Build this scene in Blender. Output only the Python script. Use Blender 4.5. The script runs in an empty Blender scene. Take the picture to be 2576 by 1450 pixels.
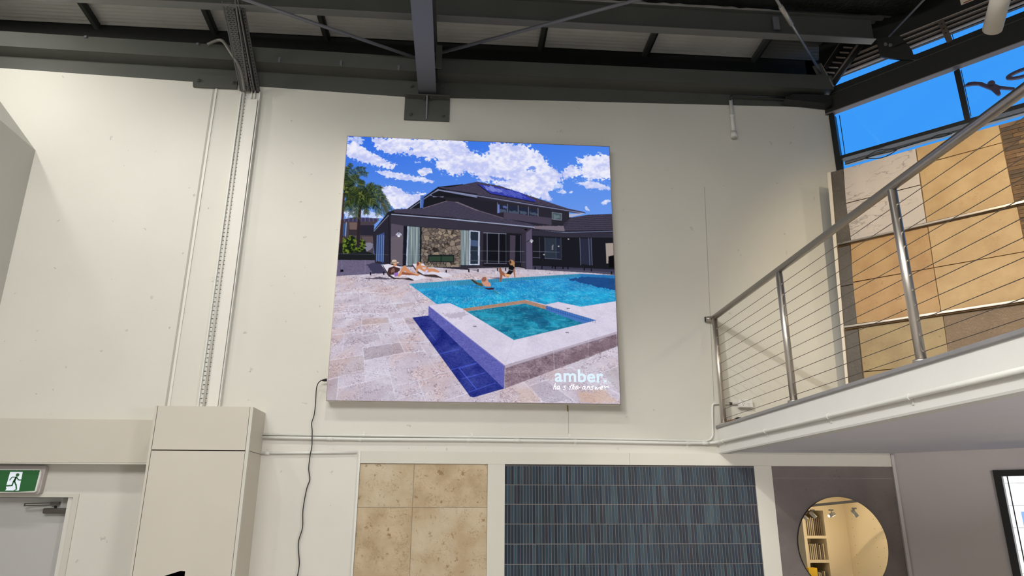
import bpy, math, random
import numpy as np
from mathutils import Vector, Matrix
random.seed(7)
PI = math.pi
SC = bpy.context.scene
COL = SC.collection

# ------------------------------------------------------------------ camera
F = 1777.8
TH, RO, YA = [math.radians(a) for a in (17.4, 0.11, 4.45)]
CAM = np.array([0.0, -6.2, 2.1])
FW = np.array([math.sin(YA)*math.cos(TH), math.cos(YA)*math.cos(TH), math.sin(TH)])
_r = np.array([math.cos(YA), -math.sin(YA), 0.0]); _u = np.cross(_r, FW)
RV = _r*math.cos(RO)+_u*math.sin(RO); UV = -_r*math.sin(RO)+_u*math.cos(RO)
cd = bpy.data.cameras.new('camera'); cam = bpy.data.objects.new('camera', cd); COL.objects.link(cam)
cd.sensor_width = 36; cd.lens = F/2576*36; cd.clip_start = .05; cd.clip_end = 200
M = Matrix([[RV[i], UV[i], -FW[i], CAM[i]] for i in range(3)]+[[0, 0, 0, 1]])
cam.matrix_world = M
SC.camera = cam
# ------------------------------------------------------------------ world, sun, lights, exposure
vs = SC.view_settings
vs.view_transform = 'Standard'; vs.look = 'None'; vs.exposure = 0.0; vs.gamma = 1.0; vs.use_curve_mapping = False
w = bpy.data.worlds.new('sky'); SC.world = w; w.use_nodes = True
bg = w.node_tree.nodes['Background']; bg.inputs[0].default_value = (0.048, 0.355, 1.0, 1); bg.inputs[1].default_value = 1.0

def light(name, kind, loc, energy, color=(1, 1, 1), aim=None, **kw):
    l = bpy.data.lights.new(name, kind); l.energy = energy; l.color = color
    for k, v in kw.items(): setattr(l, k, v)
    o = bpy.data.objects.new(name, l); COL.objects.link(o); o.location = loc
    if aim is not None:
        o.rotation_euler = (Vector(aim)-Vector(loc)).to_track_quat('-Z', 'Y').to_euler()
    return o
light('sun', 'SUN', (0, 0, 20), 9.0, (1, .96, .88), aim=(6, 6, 9), angle=.01)
NEU = (1, .978, .94); WARM = (1, .83, .58)
# wall washing spots on the lighting track in front of the big wall
for x, y, e, ax, az in ((-3.7, -2.4, 107, -3.3, 3.6), (-2.6, -2.3, 104, -1.9, 2.2), (-0.7, -2.5, 114, -0.2, 1.4), (1.6, -2.4, 17, 1.3, 1.6)):
    light('wall_spot', 'SPOT', (x, y, 6.35), e, NEU, aim=(ax, 0, az), spot_size=math.radians(108), spot_blend=.9, shadow_soft_size=.05)
light('bulkhead_lamp', 'POINT', (-4.55, -1.25, 6.3), 52, (1, .985, .93), shadow_soft_size=.08)
light('fascia_fill', 'SPOT', (-1.8, -5.0, 6.3), 640, NEU, aim=(2.3, -1.9, 2.7), spot_size=math.radians(44), spot_blend=.7, shadow_soft_size=.05)  # unseen spot added to brighten the mezzanine fascia
light('hall_fill', 'AREA', (-1.6, -8.0, 6.3), 525, (1, .99, .975), aim=(-1.0, -7.0, 0), shape='RECTANGLE', size=5, size_y=3)  # large unseen area fill, added for ambient light in the hall
light('undercroft_fill', 'AREA', (4.2, -7.6, 2.3), 150, (1, .96, .97), aim=(4.0, -1.0, 1.7), shape='RECTANGLE', size=1.2, size_y=.6)  # fill added out of view to brighten soffit and lower wall
# warm spots of the mezzanine display
light('display_spot', 'SPOT', (2.9, -3.2, 5.3), 185, WARM, aim=(4.2, -1.0, 3.9), spot_size=math.radians(80), spot_blend=.8, shadow_soft_size=.04)
light('display_spot', 'SPOT', (4.9, -3.4, 5.6), 40, WARM, aim=(3.6, -.6, 3.4), spot_size=math.radians(85), spot_blend=.8, shadow_soft_size=.04)

# ------------------------------------------------------------------ helpers
def lin(c):
    return tuple((v/12.92 if v <= .04045 else ((v+.055)/1.055)**2.4) for v in [x/255.0 for x in c])
def ray(x, y): return FW+RV*((x-1288)/F)-UV*((y-725)/F)
def pl(x, y, n, d):
    n = np.array(n, float); v = ray(x, y); return CAM+v*((d-n@CAM)/(n@v))
def PY(x, y, y0=0.0): return pl(x, y, (0, 1, 0), y0)
def PZ(x, y, z): return pl(x, y, (0, 0, 1), z)
def PX(x, y, x0): return pl(x, y, (1, 0, 0), x0)
CU = 3.79; CL = 3.895
S2 = 2**.5
WN = np.array([1/S2, 1/S2, 0])
def PW(x, y, off=0.0, c=CU): return pl(x, y, WN, c/S2+off)
def proj(P):
    v = P-CAM; d = v@FW
    return 1288+F*(v@RV)/d, 725-F*(v@UV)/d

WLOC = {}
def props(o, label=None, cat=None, group=None, kind=None, category=None):
    cat = cat or category
    if label: o['label'] = label
    if cat: o['category'] = cat
    if group: o['group'] = group
    if kind: o['kind'] = kind
    return o
def link(o, loc, parent=None):
    COL.objects.link(o); WLOC[o.name] = np.array(loc, float)
    if parent is not None:
        o.parent = parent; o.location = Vector(np.array(loc, float)-WLOC[parent.name])
    else: o.location = Vector(loc)
    return o
def thing(name, loc, label, cat, group=None, kind=None):
    o = bpy.data.objects.new(name, None); o.empty_display_size = .1
    link(o, loc); return props(o, label, cat, group, kind)
def mk(name, verts, faces, mats, parent=None, smooth=False, midx=None, **kw):
    v = np.array(verts, float); c = (v.min(0)+v.max(0))/2
    me = bpy.data.meshes.new(name); me.from_pydata((v-c).tolist(), [], faces); me.update()
    for m in (mats if isinstance(mats, list) else [mats]): me.materials.append(m)
    if midx is not None: me.polygons.foreach_set('material_index', midx)
    if smooth: me.polygons.foreach_set('use_smooth', [True]*len(me.polygons))
    o = bpy.data.objects.new(name, me); link(o, c, parent); return props(o, **kw)
class MB:
    def __init__(s): s.v = []; s.f = []; s.m = []
    def add(s, v, f, m=0):
        b = len(s.v); s.v += [tuple(map(float, p)) for p in v]; s.f += [tuple(i+b for i in q) for q in f]; s.m += [m]*len(f); return s
    def box(s, a, b, m=0):
        x0, y0, z0 = a; x1, y1, z1 = b
        return s.add([(x0, y0, z0), (x1, y0, z0), (x1, y1, z0), (x0, y1, z0), (x0, y0, z1), (x1, y0, z1), (x1, y1, z1), (x0, y1, z1)],
                     [(0, 3, 2, 1), (4, 5, 6, 7), (0, 1, 5, 4), (1, 2, 6, 5), (2, 3, 7, 6), (3, 0, 4, 7)], m)
    def prism(s, pts, d, m=0):
        pts = [np.array(p, float) for p in pts]; d = np.array(d, float); n = len(pts)
        nr = np.zeros(3)
        for i in range(n): nr += np.cross(pts[i], pts[(i+1) % n])
        if nr@d < 0: pts = pts[::-1]
        # pts now counter-clockwise seen from +d
        v = pts+[p+d for p in pts]
        f = [tuple(range(n))[::-1], tuple(range(n, 2*n))]+[(i, (i+1) % n, (i+1) % n+n, i+n) for i in range(n)]
        return s.add(v, f, m)
    def tube(s, pts, r, n=10, m=0):
        P = [np.array(p, float) for p in pts]; rs = r if isinstance(r, (list, tuple)) else [r]*len(P)
        t0 = P[1]-P[0]; t0 /= np.linalg.norm(t0)
        a = np.cross(t0, [0, 0, 1.0]);
        if np.linalg.norm(a) < .1: a = np.cross(t0, [1.0, 0, 0])
        a /= np.linalg.norm(a); v = []
        for i, p in enumerate(P):
            t = (P[min(i+1, len(P)-1)]-P[max(i-1, 0)]); t = t/np.linalg.norm(t)
            a = a-t*(a@t); a /= np.linalg.norm(a); b = np.cross(t, a)
            for k in range(n):
                an = 2*PI*k/n; v.append(p+(a*math.cos(an)+b*math.sin(an))*rs[i])
        f = []
        for i in range(len(P)-1):
            for k in range(n):
                k2 = (k+1) % n; f.append((i*n+k, i*n+k2, (i+1)*n+k2, (i+1)*n+k))
        f += [tuple(range(n))[::-1], tuple(range((len(P)-1)*n, len(P)*n))]
        return s.add(v, f, m)
    def ribbon(s, pts, wd, d, up, m=0):      # flat strip of width wd with thickness vector d
        P = [np.array(p, float) for p in pts]
        for i in range(len(P)-1):
            t = P[i+1]-P[i]; L = np.linalg.norm(t)
            if L < 1e-6: continue
            t /= L; q = np.cross(t, np.array(up, float)); q /= np.linalg.norm(q); e = t*wd*.35
            s.prism([P[i]-e+q*wd/2, P[i+1]+e+q*wd/2, P[i+1]+e-q*wd/2, P[i]-e-q*wd/2], d, m)
        return s
    def ball(s, c, r, n=10, m=0, sc=(1, 1, 1)):
        v = []; f = []; h = n//2
        for i in range(h+1):
            for k in range(n):
                a = PI*i/h; b = 2*PI*k/n
                v.append((c[0]+r*sc[0]*math.sin(a)*math.cos(b), c[1]+r*sc[1]*math.sin(a)*math.sin(b), c[2]+r*sc[2]*math.cos(a)))
        for i in range(h):
            for k in range(n): f.append((i*n+k, (i+1)*n+k, (i+1)*n+(k+1) % n, i*n+(k+1) % n))
        return s.add(v, f, m)
    def build(s, name, mats, parent=None, smooth=False, **kw):
        return mk(name, s.v, s.f, mats, parent, smooth, s.m if isinstance(mats, list) else None, **kw)
def smoothpath(pts, k=4):
    P = [np.array(p, float) for p in pts]; out = []
    for i in range(len(P)-1):
        p0 = P[max(i-1, 0)]; p1 = P[i]; p2 = P[i+1]; p3 = P[min(i+2, len(P)-1)]
        for j in range(k):
            t = j/k; out.append(.5*((2*p1)+(-p0+p2)*t+(2*p0-5*p1+4*p2-p3)*t*t+(-p0+3*p1-3*p2+p3)*t**3))
    return out+[P[-1]]
def bevel(o, w=.003, seg=2):
    m = o.modifiers.new('bevel', 'BEVEL'); m.width = w; m.segments = seg; m.limit_method = 'ANGLE'; m.angle_limit = math.radians(50)
    for p in o.data.polygons: p.use_smooth = True
    try:
        m.harden_normals = True
    except Exception: pass
    return o

# ------------------------------------------------------------------ materials
MATS = {}
def mat(name, col, rough=.6, metal=0.0, var=0.0, vscale=4.0, bump=0.0, bscale=40.0, col2=None, emis=None, estr=1.0, spots=None, stretch=None, detail=6, aniso=None, spec=None, vein=None):
    if name in MATS: return MATS[name]
    m = bpy.data.materials.new(name); m.use_nodes = True; nt = m.node_tree; N = nt.nodes; L = nt.links
    b = N['Principled BSDF']; c = lin(col); b.inputs['Base Color'].default_value = (*c, 1)
    b.inputs['Roughness'].default_value = rough; b.inputs['Metallic'].default_value = metal
    if spec is not None: b.inputs['Specular IOR Level'].default_value = spec
    g = N.new('ShaderNodeNewGeometry'); mp = N.new('ShaderNodeMapping'); L.new(g.outputs['Position'], mp.inputs['Vector'])
    if stretch: mp.inputs['Scale'].default_value = stretch
    if var > 0 or col2:
        n = N.new('ShaderNodeTexNoise'); n.inputs['Scale'].default_value = vscale; n.inputs['Detail'].default_value = detail
        L.new(mp.outputs[0], n.inputs['Vector'])
        r = N.new('ShaderNodeValToRGB'); r.color_ramp.elements[0].position = .35; r.color_ramp.elements[1].position = .65
        c2 = lin(col2) if col2 else c
        if col2: r.color_ramp.elements[0].color = (*c2, 1); r.color_ramp.elements[1].color = (*c, 1)
        else:
            r.color_ramp.elements[0].color = tuple(x*(1-var) for x in c)+(1,); r.color_ramp.elements[1].color = tuple(min(1, x*(1+var)) for x in c)+(1,)
        L.new(n.outputs['Fac'], r.inputs[0]); out = r.outputs[0]
        if spots:
            n2 = N.new('ShaderNodeTexNoise'); n2.inputs['Scale'].default_value = spots[1]; n2.inputs['Detail'].default_value = 5; n2.inputs['Roughness'].default_value = .7
            L.new(mp.outputs[0], n2.inputs['Vector'])
            r2 = N.new('ShaderNodeValToRGB'); r2.color_ramp.elements[0].position = spots[2]; r2.color_ramp.elements[1].position = spots[2]+.06
            L.new(n2.outputs['Fac'], r2.inputs[0])
            mx = N.new('ShaderNodeMix'); mx.data_type = 'RGBA'; L.new(r2.outputs[0], mx.inputs[0]); L.new(out, mx.inputs[6]); mx.inputs[7].default_value = (*lin(spots[0]), 1)
            out = mx.outputs[2]
        if vein:      # (colour, scale, width, mask threshold, strength, stretch, rotation)
            vc, vsn, vw, vm, vst, vs3, vr = vein
            m2 = N.new('ShaderNodeMapping'); L.new(g.outputs['Position'], m2.inputs['Vector']); m2.inputs['Scale'].default_value = vs3; m2.inputs['Rotation'].default_value = vr
            n3 = N.new('ShaderNodeTexNoise'); n3.inputs['Scale'].default_value = vsn; n3.inputs['Detail'].default_value = 4; L.new(m2.outputs[0], n3.inputs['Vector'])
            a1 = N.new('ShaderNodeMath'); a1.operation = 'SUBTRACT'; L.new(n3.outputs['Fac'], a1.inputs[0]); a1.inputs[1].default_value = .5
            a2 = N.new('ShaderNodeMath'); a2.operation = 'ABSOLUTE'; L.new(a1.outputs[0], a2.inputs[0])
            a3 = N.new('ShaderNodeMapRange'); L.new(a2.outputs[0], a3.inputs[0]); a3.inputs[1].default_value = 0; a3.inputs[2].default_value = vw; a3.inputs[3].default_value = vst; a3.inputs[4].default_value = 0
            n4 = N.new('ShaderNodeTexNoise'); n4.inputs['Scale'].default_value = vsn*.28; n4.inputs['Detail'].default_value = 3; L.new(m2.outputs[0], n4.inputs['Vector'])
            a4 = N.new('ShaderNodeMapRange'); L.new(n4.outputs['Fac'], a4.inputs[0]); a4.inputs[1].default_value = vm; a4.inputs[2].default_value = vm+.12
            a5 = N.new('ShaderNodeMath'); a5.operation = 'MULTIPLY'; L.new(a3.outputs[0], a5.inputs[0]); L.new(a4.outputs[0], a5.inputs[1])
            mx = N.new('ShaderNodeMix'); mx.data_type = 'RGBA'; L.new(a5.outputs[0], mx.inputs[0]); L.new(out, mx.inputs[6]); mx.inputs[7].default_value = (*lin(vc), 1); out = mx.outputs[2]
        L.new(out, b.inputs['Base Color'])
    if bump > 0:
        n = N.new('ShaderNodeTexNoise'); n.inputs['Scale'].default_value = bscale; n.inputs['Detail'].default_value = 4
        L.new(mp.outputs[0], n.inputs['Vector'])
        bp = N.new('ShaderNodeBump'); bp.inputs['Strength'].default_value = bump; bp.inputs['Distance'].default_value = .01
        L.new(n.outputs['Fac'], bp.inputs['Height']); L.new(bp.outputs[0], b.inputs['Normal'])
    if emis:
        b.inputs['Emission Color'].default_value = (*lin(emis), 1); b.inputs['Emission Strength'].default_value = estr
    MATS[name] = m; return m
WALL = mat('wall_paint', (214, 211, 200), .55, var=.02, vscale=1.6, bump=.16, bscale=5)
def _wallnodes():      # sparse dents and trowel marks of the painted concrete panels
    nt = WALL.node_tree; N = nt.nodes; L = nt.links; b = N['Principled BSDF']
    g = N.new('ShaderNodeNewGeometry'); v = N.new('ShaderNodeTexNoise'); v.inputs['Scale'].default_value = 11; v.inputs['Detail'].default_value = 9; v.inputs['Roughness'].default_value = .62
    L.new(g.outputs['Position'], v.inputs['Vector'])
    r = N.new('ShaderNodeValToRGB'); r.color_ramp.elements[0].position = .66; r.color_ramp.elements[1].position = .70
    L.new(v.outputs['Fac'], r.inputs[0]); bp = N.new('ShaderNodeBump'); bp.inputs['Strength'].default_value = .7; bp.inputs['Distance'].default_value = .004
    L.new(r.outputs[0], bp.inputs['Height'])
    old = b.inputs['Normal'].links[0].from_node; L.new(old.outputs[0], bp.inputs['Normal']); L.new(bp.outputs[0], b.inputs['Normal'])
_wallnodes()
TRIM = mat('trim_paint', (206, 203, 190), .5, var=.015, vscale=3)
CASE = mat('casing_paint', (205, 198, 184), .55, var=.02, vscale=2)
PIPE = mat('pipe_paint', (222, 221, 214), .4)
FASC = mat('fascia_paint', (226, 224, 219), .5, var=.015, vscale=3, bump=.1, bscale=30)
DOORP = mat('door_paint', (186, 184, 180), .5)
UNDER = mat('soffit_paint', (200, 198, 204), .7, var=.02, vscale=2, bump=.1, bscale=60)
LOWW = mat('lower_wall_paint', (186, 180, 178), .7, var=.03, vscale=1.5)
STEEL = mat('dark_steel_paint', (78, 79, 74), .45, var=.06, vscale=3)
STEELP = mat('rafter_paint', (104, 104, 110), .4)
SHEET = mat('roof_sheet', (214, 212, 205), .5, var=.08, vscale=2)
DARK = mat('black_paint', (30, 30, 28), .6)
INSUL = mat('foil_blanket', (52, 52, 46), .42, metal=.3, col2=(34, 34, 30), vscale=3, bump=.9, bscale=26, spots=((190, 185, 175), 16, .74))
INOX = mat('stainless', (208, 200, 190), .40, metal=1.0, var=.05, vscale=60, stretch=(1, 1, .02))
INOXD = mat('stainless_rail', (172, 165, 158), .33, metal=1.0, var=.04, vscale=60)
GALV = mat('galvanised', (150, 150, 148), .42, metal=.7, var=.1, vscale=20)
FRAME = mat('window_frame_paint', (24, 25, 26), .4)
BLACK = mat('black_plastic', (18, 18, 18), .45)
WPL = mat('white_plastic', (226, 224, 218), .4)
LITRIB = mat('lit_rib_pale', (170, 158, 150), .6)
def glassmat(name, tint=(1, 1, 1), g=.06):
    m = bpy.data.materials.new(name); m.use_nodes = True; nt = m.node_tree; N = nt.nodes; L = nt.links
    for n in list(N): N.remove(n)
    o = N.new('ShaderNodeOutputMaterial'); t = N.new('ShaderNodeBsdfTransparent'); t.inputs[0].default_value = (*tint, 1)
    gl = N.new('ShaderNodeBsdfGlossy'); gl.inputs['Roughness'].default_value = .02; mx = N.new('ShaderNodeMixShader'); mx.inputs[0].default_value = g
    L.new(t.outputs[0], mx.inputs[1]); L.new(gl.outputs[0], mx.inputs[2]); L.new(mx.outputs[0], o.inputs[0]); return m
GLASS = glassmat('window_glass', (.97, .98, 1), .03)

STR = dict(kind='structure')
# ================================================================== SHELL
FLOORM = mat('floor_tiles', (196, 192, 186), .35, var=.05, vscale=1)
MB().prism([(-9, -14, 0), (18, -14, 0), (3.895, 0, 0), (3.895, .2, 0), (-9, .2, 0)], (0, 0, -.2)).build('floor', FLOORM, **STR)
# main wall with the notch round the rafter bracket and the door opening
cont = [(-500, 130), (0, 160), (1023, 219), (1023, 243), (1130, 243), (1130, 232), (2083, 268)]
C3 = [PY(*p) for p in cont]
DX1 = -3.10; DZ = 2.185; DX0 = DX1-.92
top = [(p[0], 0, p[2]) for p in C3]; top[0] = (-9, 0, 6.2)
wb = MB().prism([(-9, 0, DZ)]+top+[(CU, 0, 4.8), (CL, 0, DZ)], (0, .2, 0)).prism([(DX1, 0, 0), (DX1, 0, DZ), (CL, 0, DZ), (CL, 0, 0)], (0, .2, 0)).prism([(-9, 0, 0), (-9, 0, DZ), (DX0, 0, DZ), (DX0, 0, 0)], (0, .2, 0))
WB = wb.build('wall_back', WALL, **STR)
MB().box((-9, .33, 5.95), (3.9, .46, 7.2)).box((3.8, .33, 6.45), (4.03, .46, 7.2)).box((-9, .19, 5.95), (3.9, .46, 6.0)).build('wall_top', DARK, **STR)  # black closure under the roof sheet, with boxes added to block sky light
MB().box((-9.2, -14, 0), (-9, .4, 7.2)).build('wall_left', WALL, **STR)
MB().box((-9, -14.2, 0), (20, -14, 7.2)).build('wall_front', WALL, **STR)
# panel joints of the wall
def wallstrip(name, a, b, wd, mt, th=.004, y=0.0, par=None):
    A = PY(*a, y); B = PY(*b, y); q = np.array([wd/2, 0, 0])
    return MB().prism([A-q, A+q, B+q, B-q], (0, -th, 0)).build(name, mt, par)
JD = mat('joint_sealant', (176, 173, 162), .7, bump=.5, bscale=20)
JL = mat('bead_highlight', (224, 222, 212), .5, bump=.4, bscale=20)  # paler than the wall: the seam's highlight put into the bead colour
wallstrip('joint', (538, 224), (416, 1030), .016, JD, .003, par=WB)
wallstrip('bead', (545, 224), (424, 1030), .018, JL, .010, par=WB)
wallstrip('joint', (1772, 470), (1796, 1010), .005, JD, .002, par=WB)
wallstrip('joint', (1430, 1020), (1430, 1092), .004, JD, .002, par=WB)
wallstrip('drip', (1427, 1020), (1428, 1036), .010, mat('rust_stain', (150, 120, 70), .8), .0015, par=WB)
# 45 degree wall, below the mezzanine and above it
def WP(s, z, off=0.0, c=CU): return np.array([c, 0, 0])+np.array([s/S2, -s/S2, z])+WN*off
def wbox(m, s0, s1, z0, z1, o0, o1, c=CU, mi=0):
    a = [WP(s, z, o0, c) for s, z in ((s0, z0), (s1, z0), (s1, z1), (s0, z1))]
    return m.prism(a, WN*(o1-o0), mi)
def sz(x, y, c=CU, off=0.0):
    P = PW(x, y, off, c); return (P[0]-c-WN[0]*off)*S2, P[2]
ws0, wz1 = sz(2497, 1184, CL); gs0, gz1 = sz(2520, 1199, CL)
m = MB(); wbox(m, -.02, ws0, 0, 2.7, 0, .2, CL); wbox(m, ws0, 12, wz1, 2.7, 0, .2, CL); wbox(m, ws0, 12, 0, .5, 0, .2, CL); wbox(m, ws0+1.5, 12, .5, wz1, 0, .2, CL)
m.build('wall_right', LOWW, **STR)
t = thing('window_1', WP(ws0, .5, 0, CL), None, None, kind='structure')
m = MB()
fw_ = gs0-ws0
wbox(m, ws0, gs0, .5, wz1, -.02, .08, CL); wbox(m, gs0, ws0+1.5, gz1, wz1, -.02, .08, CL); wbox(m, gs0, ws0+1.5, .5, .56, -.02, .08, CL); wbox(m, ws0+1.44, ws0+1.5, .56, gz1, -.02, .08, CL)
m.build('window_frame', FRAME, t)
m = MB(); wbox(m, gs0+.028, gs0+.036, .56, gz1, .035, .05, CL); m.build('glazing_bead', FRAME, t)
m = MB(); wbox(m, gs0, ws0+1.44, .56, gz1, .025, .031, CL); m.build('pane', GLASS, t)
# upper wall below the clerestory
m = MB(); wbox(m, -.02, 12, 2.6, 5.36, 0, .15); wbox(m, 4.2, 12, 5.3, 6.95, 0, .15); m.build('wall_upper', WALL, **STR)

# ------------------------------------------------------------------ mezzanine slab
ZT, ZB, XE = 2.808, 2.578, 2.31
m = MB().prism([(XE, 0, ZB), (CU, 0, ZB), (CU+9, -9, ZB), (XE, -9, ZB)], (0, 0, ZT-ZB-.004))
mez = thing('mezzanine', (XE, -4, ZB), None, None, kind='structure')
m = MB().prism([(XE+.02, 0, ZB+.012), (CL, 0, ZB+.012), (CL+9, -9, ZB+.012), (XE+.02, -9, ZB+.012)], (0, 0, ZT-ZB-.03)); m.build('slab', FLOORM, mez)
MB().box((XE, -9, ZB), (XE+.02, -.001, ZT-.012)).build('fascia_board', FASC, mez)
MB().prism([(XE+.09, -.001, ZB+.011), (CL, -.001, ZB+.011), (CL+8.9, -8.99, ZB+.011), (XE+.09, -8.99, ZB+.011)], (0, 0, -.006)).build('soffit_lining', UNDER, mez)
MB().box((XE, -9, ZB-.012), (XE+.09, -.001, ZB)).build('soffit_edge', mat('edge_paint', (196, 194, 188), .6), mez)
bevel(MB().box((XE-.014, -9, ZT-.022), (XE+.10, -.001, ZT+.006)).build('coping_strip', mat('grey_coping', (150, 148, 148), .45, metal=.3, var=.05, vscale=8), mez), .008, 3)

# ------------------------------------------------------------------ roof
ZS = 6.92
v = []; f = []
ys = np.arange(-.50, .40, .009); pitch = .054
for y in ys:
    z = ZS+.016*math.sin(2*PI*y/pitch)
    v += [(-9, y, z), (3.2, y, z)]
for i in range(len(ys)-1): f.append((2*i, 2*i+1, 2*i+3, 2*i+2))
rs = mk('roof_sheet', v, f, SHEET, smooth=True, **STR)
v = []; f = []
for y in ys:
    z = ZS+.006+.016*math.sin(2*PI*y/pitch)
    v += [(3.2, y, z), (4.25-y, y, z)]
for i in range(len(ys)-1): f.append((2*i, 2*i+1, 2*i+3, 2*i+2))
mk('ceiling_sheet', v, f, mat('dark_sheet', (90, 88, 82), .6), smooth=True, **STR)
MB().prism([(-9.2, -14.2, 7.0), (18, -14.2, 7.0), (5.4, -1.0, 7.0), (4.6, .5, 7.0), (-9.2, .5, 7.0)], (0, 0, .15)).build('ceiling', DARK, **STR)
# wall plate channel along the wall top
bt = thing('wall_channel', (-2, -.1, 6.2), 'long dark grey steel channel running along the top of the white wall', 'beam')
def contz(x): 
    xs = [p[0] for p in C3]; return float(np.interp(x, xs, [p[2] for p in C3]))
for x0, x1 in ((-6.5, -.47), (-.27, 3.78)):
    X = [x0, x1]
    zb = [contz(x0), contz(x1)]; zm = [6.258-(x0+4.1)*.0165, 6.258-(x1+4.1)*.0165] if x0 < -1 else [6.20, 6.22]
    MB().prism([(x0, .02, zb[0]-.015), (x1, .02, zb[1]-.015), (x1, .02, zm[1]+.02), (x0, .02, zm[0]+.02)], (0, -.021, 0)).build('lower_plate', STEEL, bt)
    MB().prism([(x0, .02, zm[0]), (x1, .02, zm[1]), (x1, -.165, zm[1]), (x0, -.165, zm[0])], (0, 0, .008)).build('flange', STEEL, bt)
    MB().prism([(x0, -.16, zm[0]), (x1, -.16, zm[1]), (x1, -.16, zm[1]+.163), (x0, -.16, zm[0]+.163)], (0, -.008, 0)).build('web', STEEL, bt)
for px in ((703, 150), (858, 158), (1003, 170)):
    P = PY(px[0], px[1], -.175); MB().box((P[0]-.011, -.182, P[2]-.03), (P[0]+.011, -.168, P[2]+.022)).build('clip', STEELP, bt)
for px in ((215, 93), (497, 111)):
    P = PY(px[0], px[1], -.175); MB().box((P[0]-.011, -.182, P[2]-.012), (P[0]+.011, -.168, P[2]+.012)).build('clip', STEELP, bt)
# purlin in front
pu = thing('purlin_beam', (-1, -.52, 6.55), 'long dark steel purlin with a lit lower flange, parallel to the wall under the roof', 'beam')
MB().box((-7, -.565, 6.55), (4.05, -.475, 6.558)).build('flange', mat('purlin_flange_lit', (112, 112, 110), .4), pu)  # light on the flange underside put into its paler colour
MB().box((-7, -.528, 6.558), (4.05, -.518, 6.80)).build('web', STEEL, pu)
MB().box((-7, -.565, 6.80), (4.05, -.475, 6.81)).build('top_flange', STEEL, pu)
P = PY(1952, 52, -.57); MB().box((P[0]-.03, -.575, 6.60), (P[0]+.03, -.56, 6.74)).build('tab', STEELP, pu)
# short cross rafters under the sheet
cr = [((200, 5), (256, 90)), ((512, 22), (547, 103)), ((805, 40), (830, 128)), ((1370, 76), (1350, 182)), ((1646, 92), (1600, 195)), ((1932, 104), (1865, 205))]
names = ['farthest to the left', 'just left of the cable tray', 'between the cable tray and the grey rafter', 'first right of the grey rafter', 'second right of the grey rafter', 'nearest to the blue window']
for (a, b), nm in zip(cr, names):
    A = PZ(*a, 6.86); B = PZ(*b, 6.86); A = A+(A-B)*.15; B = B+(B-A)*.12
    q = np.array([.032, 0, 0])
    o = thing('roof_batten', (A+B)/2, 'short dark batten under the ribbed roof sheet, '+nm, 'batten', group='battens under the ribbed roof sheet')
    MB().prism([A-q, A+q*.3, B+q*.3, B-q], (0, 0, .05)).build('flange', STEEL, o)
    MB().prism([A+q*.3, A+q, B+q, B+q*.3], (0, 0, .05)).build('lip', mat('batten_black', (42, 42, 40), .5), o)
# big rafter with bracket
rf = thing('rafter', (-.365, -1, 6.03), 'grey steel rafter coming out from the wall bracket towards the viewer', 'beam')
MB().box((-.455, -3.2, 6.035), (-.279, -.014, 6.045)).build('flange', STEELP, rf)
MB().box((-.372, -3.2, 6.045), (-.362, -.014, 6.5)).build('web', STEEL, rf)
MB().box((-.455, -3.2, 6.5), (-.279, 0, 6.51)).build('top_flange', STEEL, rf)
for y in (-.45,): MB().box((-.279, y-.01, 6.05), (-.22, y, 6.30)).build('cleat', STEEL, rf)
def hexbolt(m, c, n, r=.02, h=.018):
    n = np.array(n, float); a = np.cross(n, [0, 0, 1.0]); a /= np.linalg.norm(a); b = np.cross(n, a); c = np.array(c, float)
    for rr, h0, h1, k in ((r*1.35, 0, .004, 16), (r, .004, h, 6), (r*.5, h, h+.010, 8)):
        m.prism([c+n*h0+(a*math.cos(2*PI*i/k)+b*math.sin(2*PI*i/k))*rr for i in range(k)], n*(h1-h0))
br = thing('rafter_bracket', PY(1075, 300), 'large dark steel bracket plate with bolts under the grey rafter', 'bracket')
A = PY(1019, 246, -.02); B = PY(1130, 305, -.02)
MB().box((A[0], -.02, B[2]), (B[0], -.001, A[2])).build('plate', STEEL, br)
C_ = PY(1024, 203, -.03)
MB().box((A[0]+.01, -.012, A[2]-.02), (B[0]-.0, .025, A[2]+.19)).build('upper_plate', STEEL, br)
MB().box((A[0], -.10, A[2]-.008), (B[0], -.02, A[2])).build('shelf', STEEL, br)
MB().prism([(-.372, -.02, A[2]-.008), (-.372, -.095, A[2]-.008), (-.372, -.03, B[2]+.01), (-.372, -.02, B[2]+.01)], (.012, 0, 0)).build('gusset', STEELP, br)
for p in ((1033, 287), (1114, 291), (1035, 216), (1119, 221)):
    mm = MB(); P = PY(*p, -.02); hexbolt(mm, (P[0], -.020 if p[1] > 240 else -.012, P[2]), (0, -1, 0)); mm.build('bolt', STEEL, br)
for p in ((1066, 252), (1084, 253)):
    mm = MB(); P = PY(*p, -.06); hexbolt(mm, (P[0], -.06, A[2]-.008), (.001, 0, -1), .012, .012); mm.build('bolt', STEEL, br)
b2 = thing('wall_bracket', PY(540, 222), 'flat dark steel bracket plate with two bolts left of the cable tray', 'bracket')
A = PY(485, 190, -.03); B = PY(597, 221, -.03)
MB().prism([PY(485, 186, -.03), PY(598, 192, -.03), PY(595, 222, -.03), PY(485, 217, -.03)], (0, .026, 0)).build('plate', STEEL, b2)
for p in ((499, 203), (587, 208)):
    mm = MB(); P = PY(*p, -.03); hexbolt(mm, P, (0, -1, 0)); mm.build('bolt', STEEL, b2)
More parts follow.
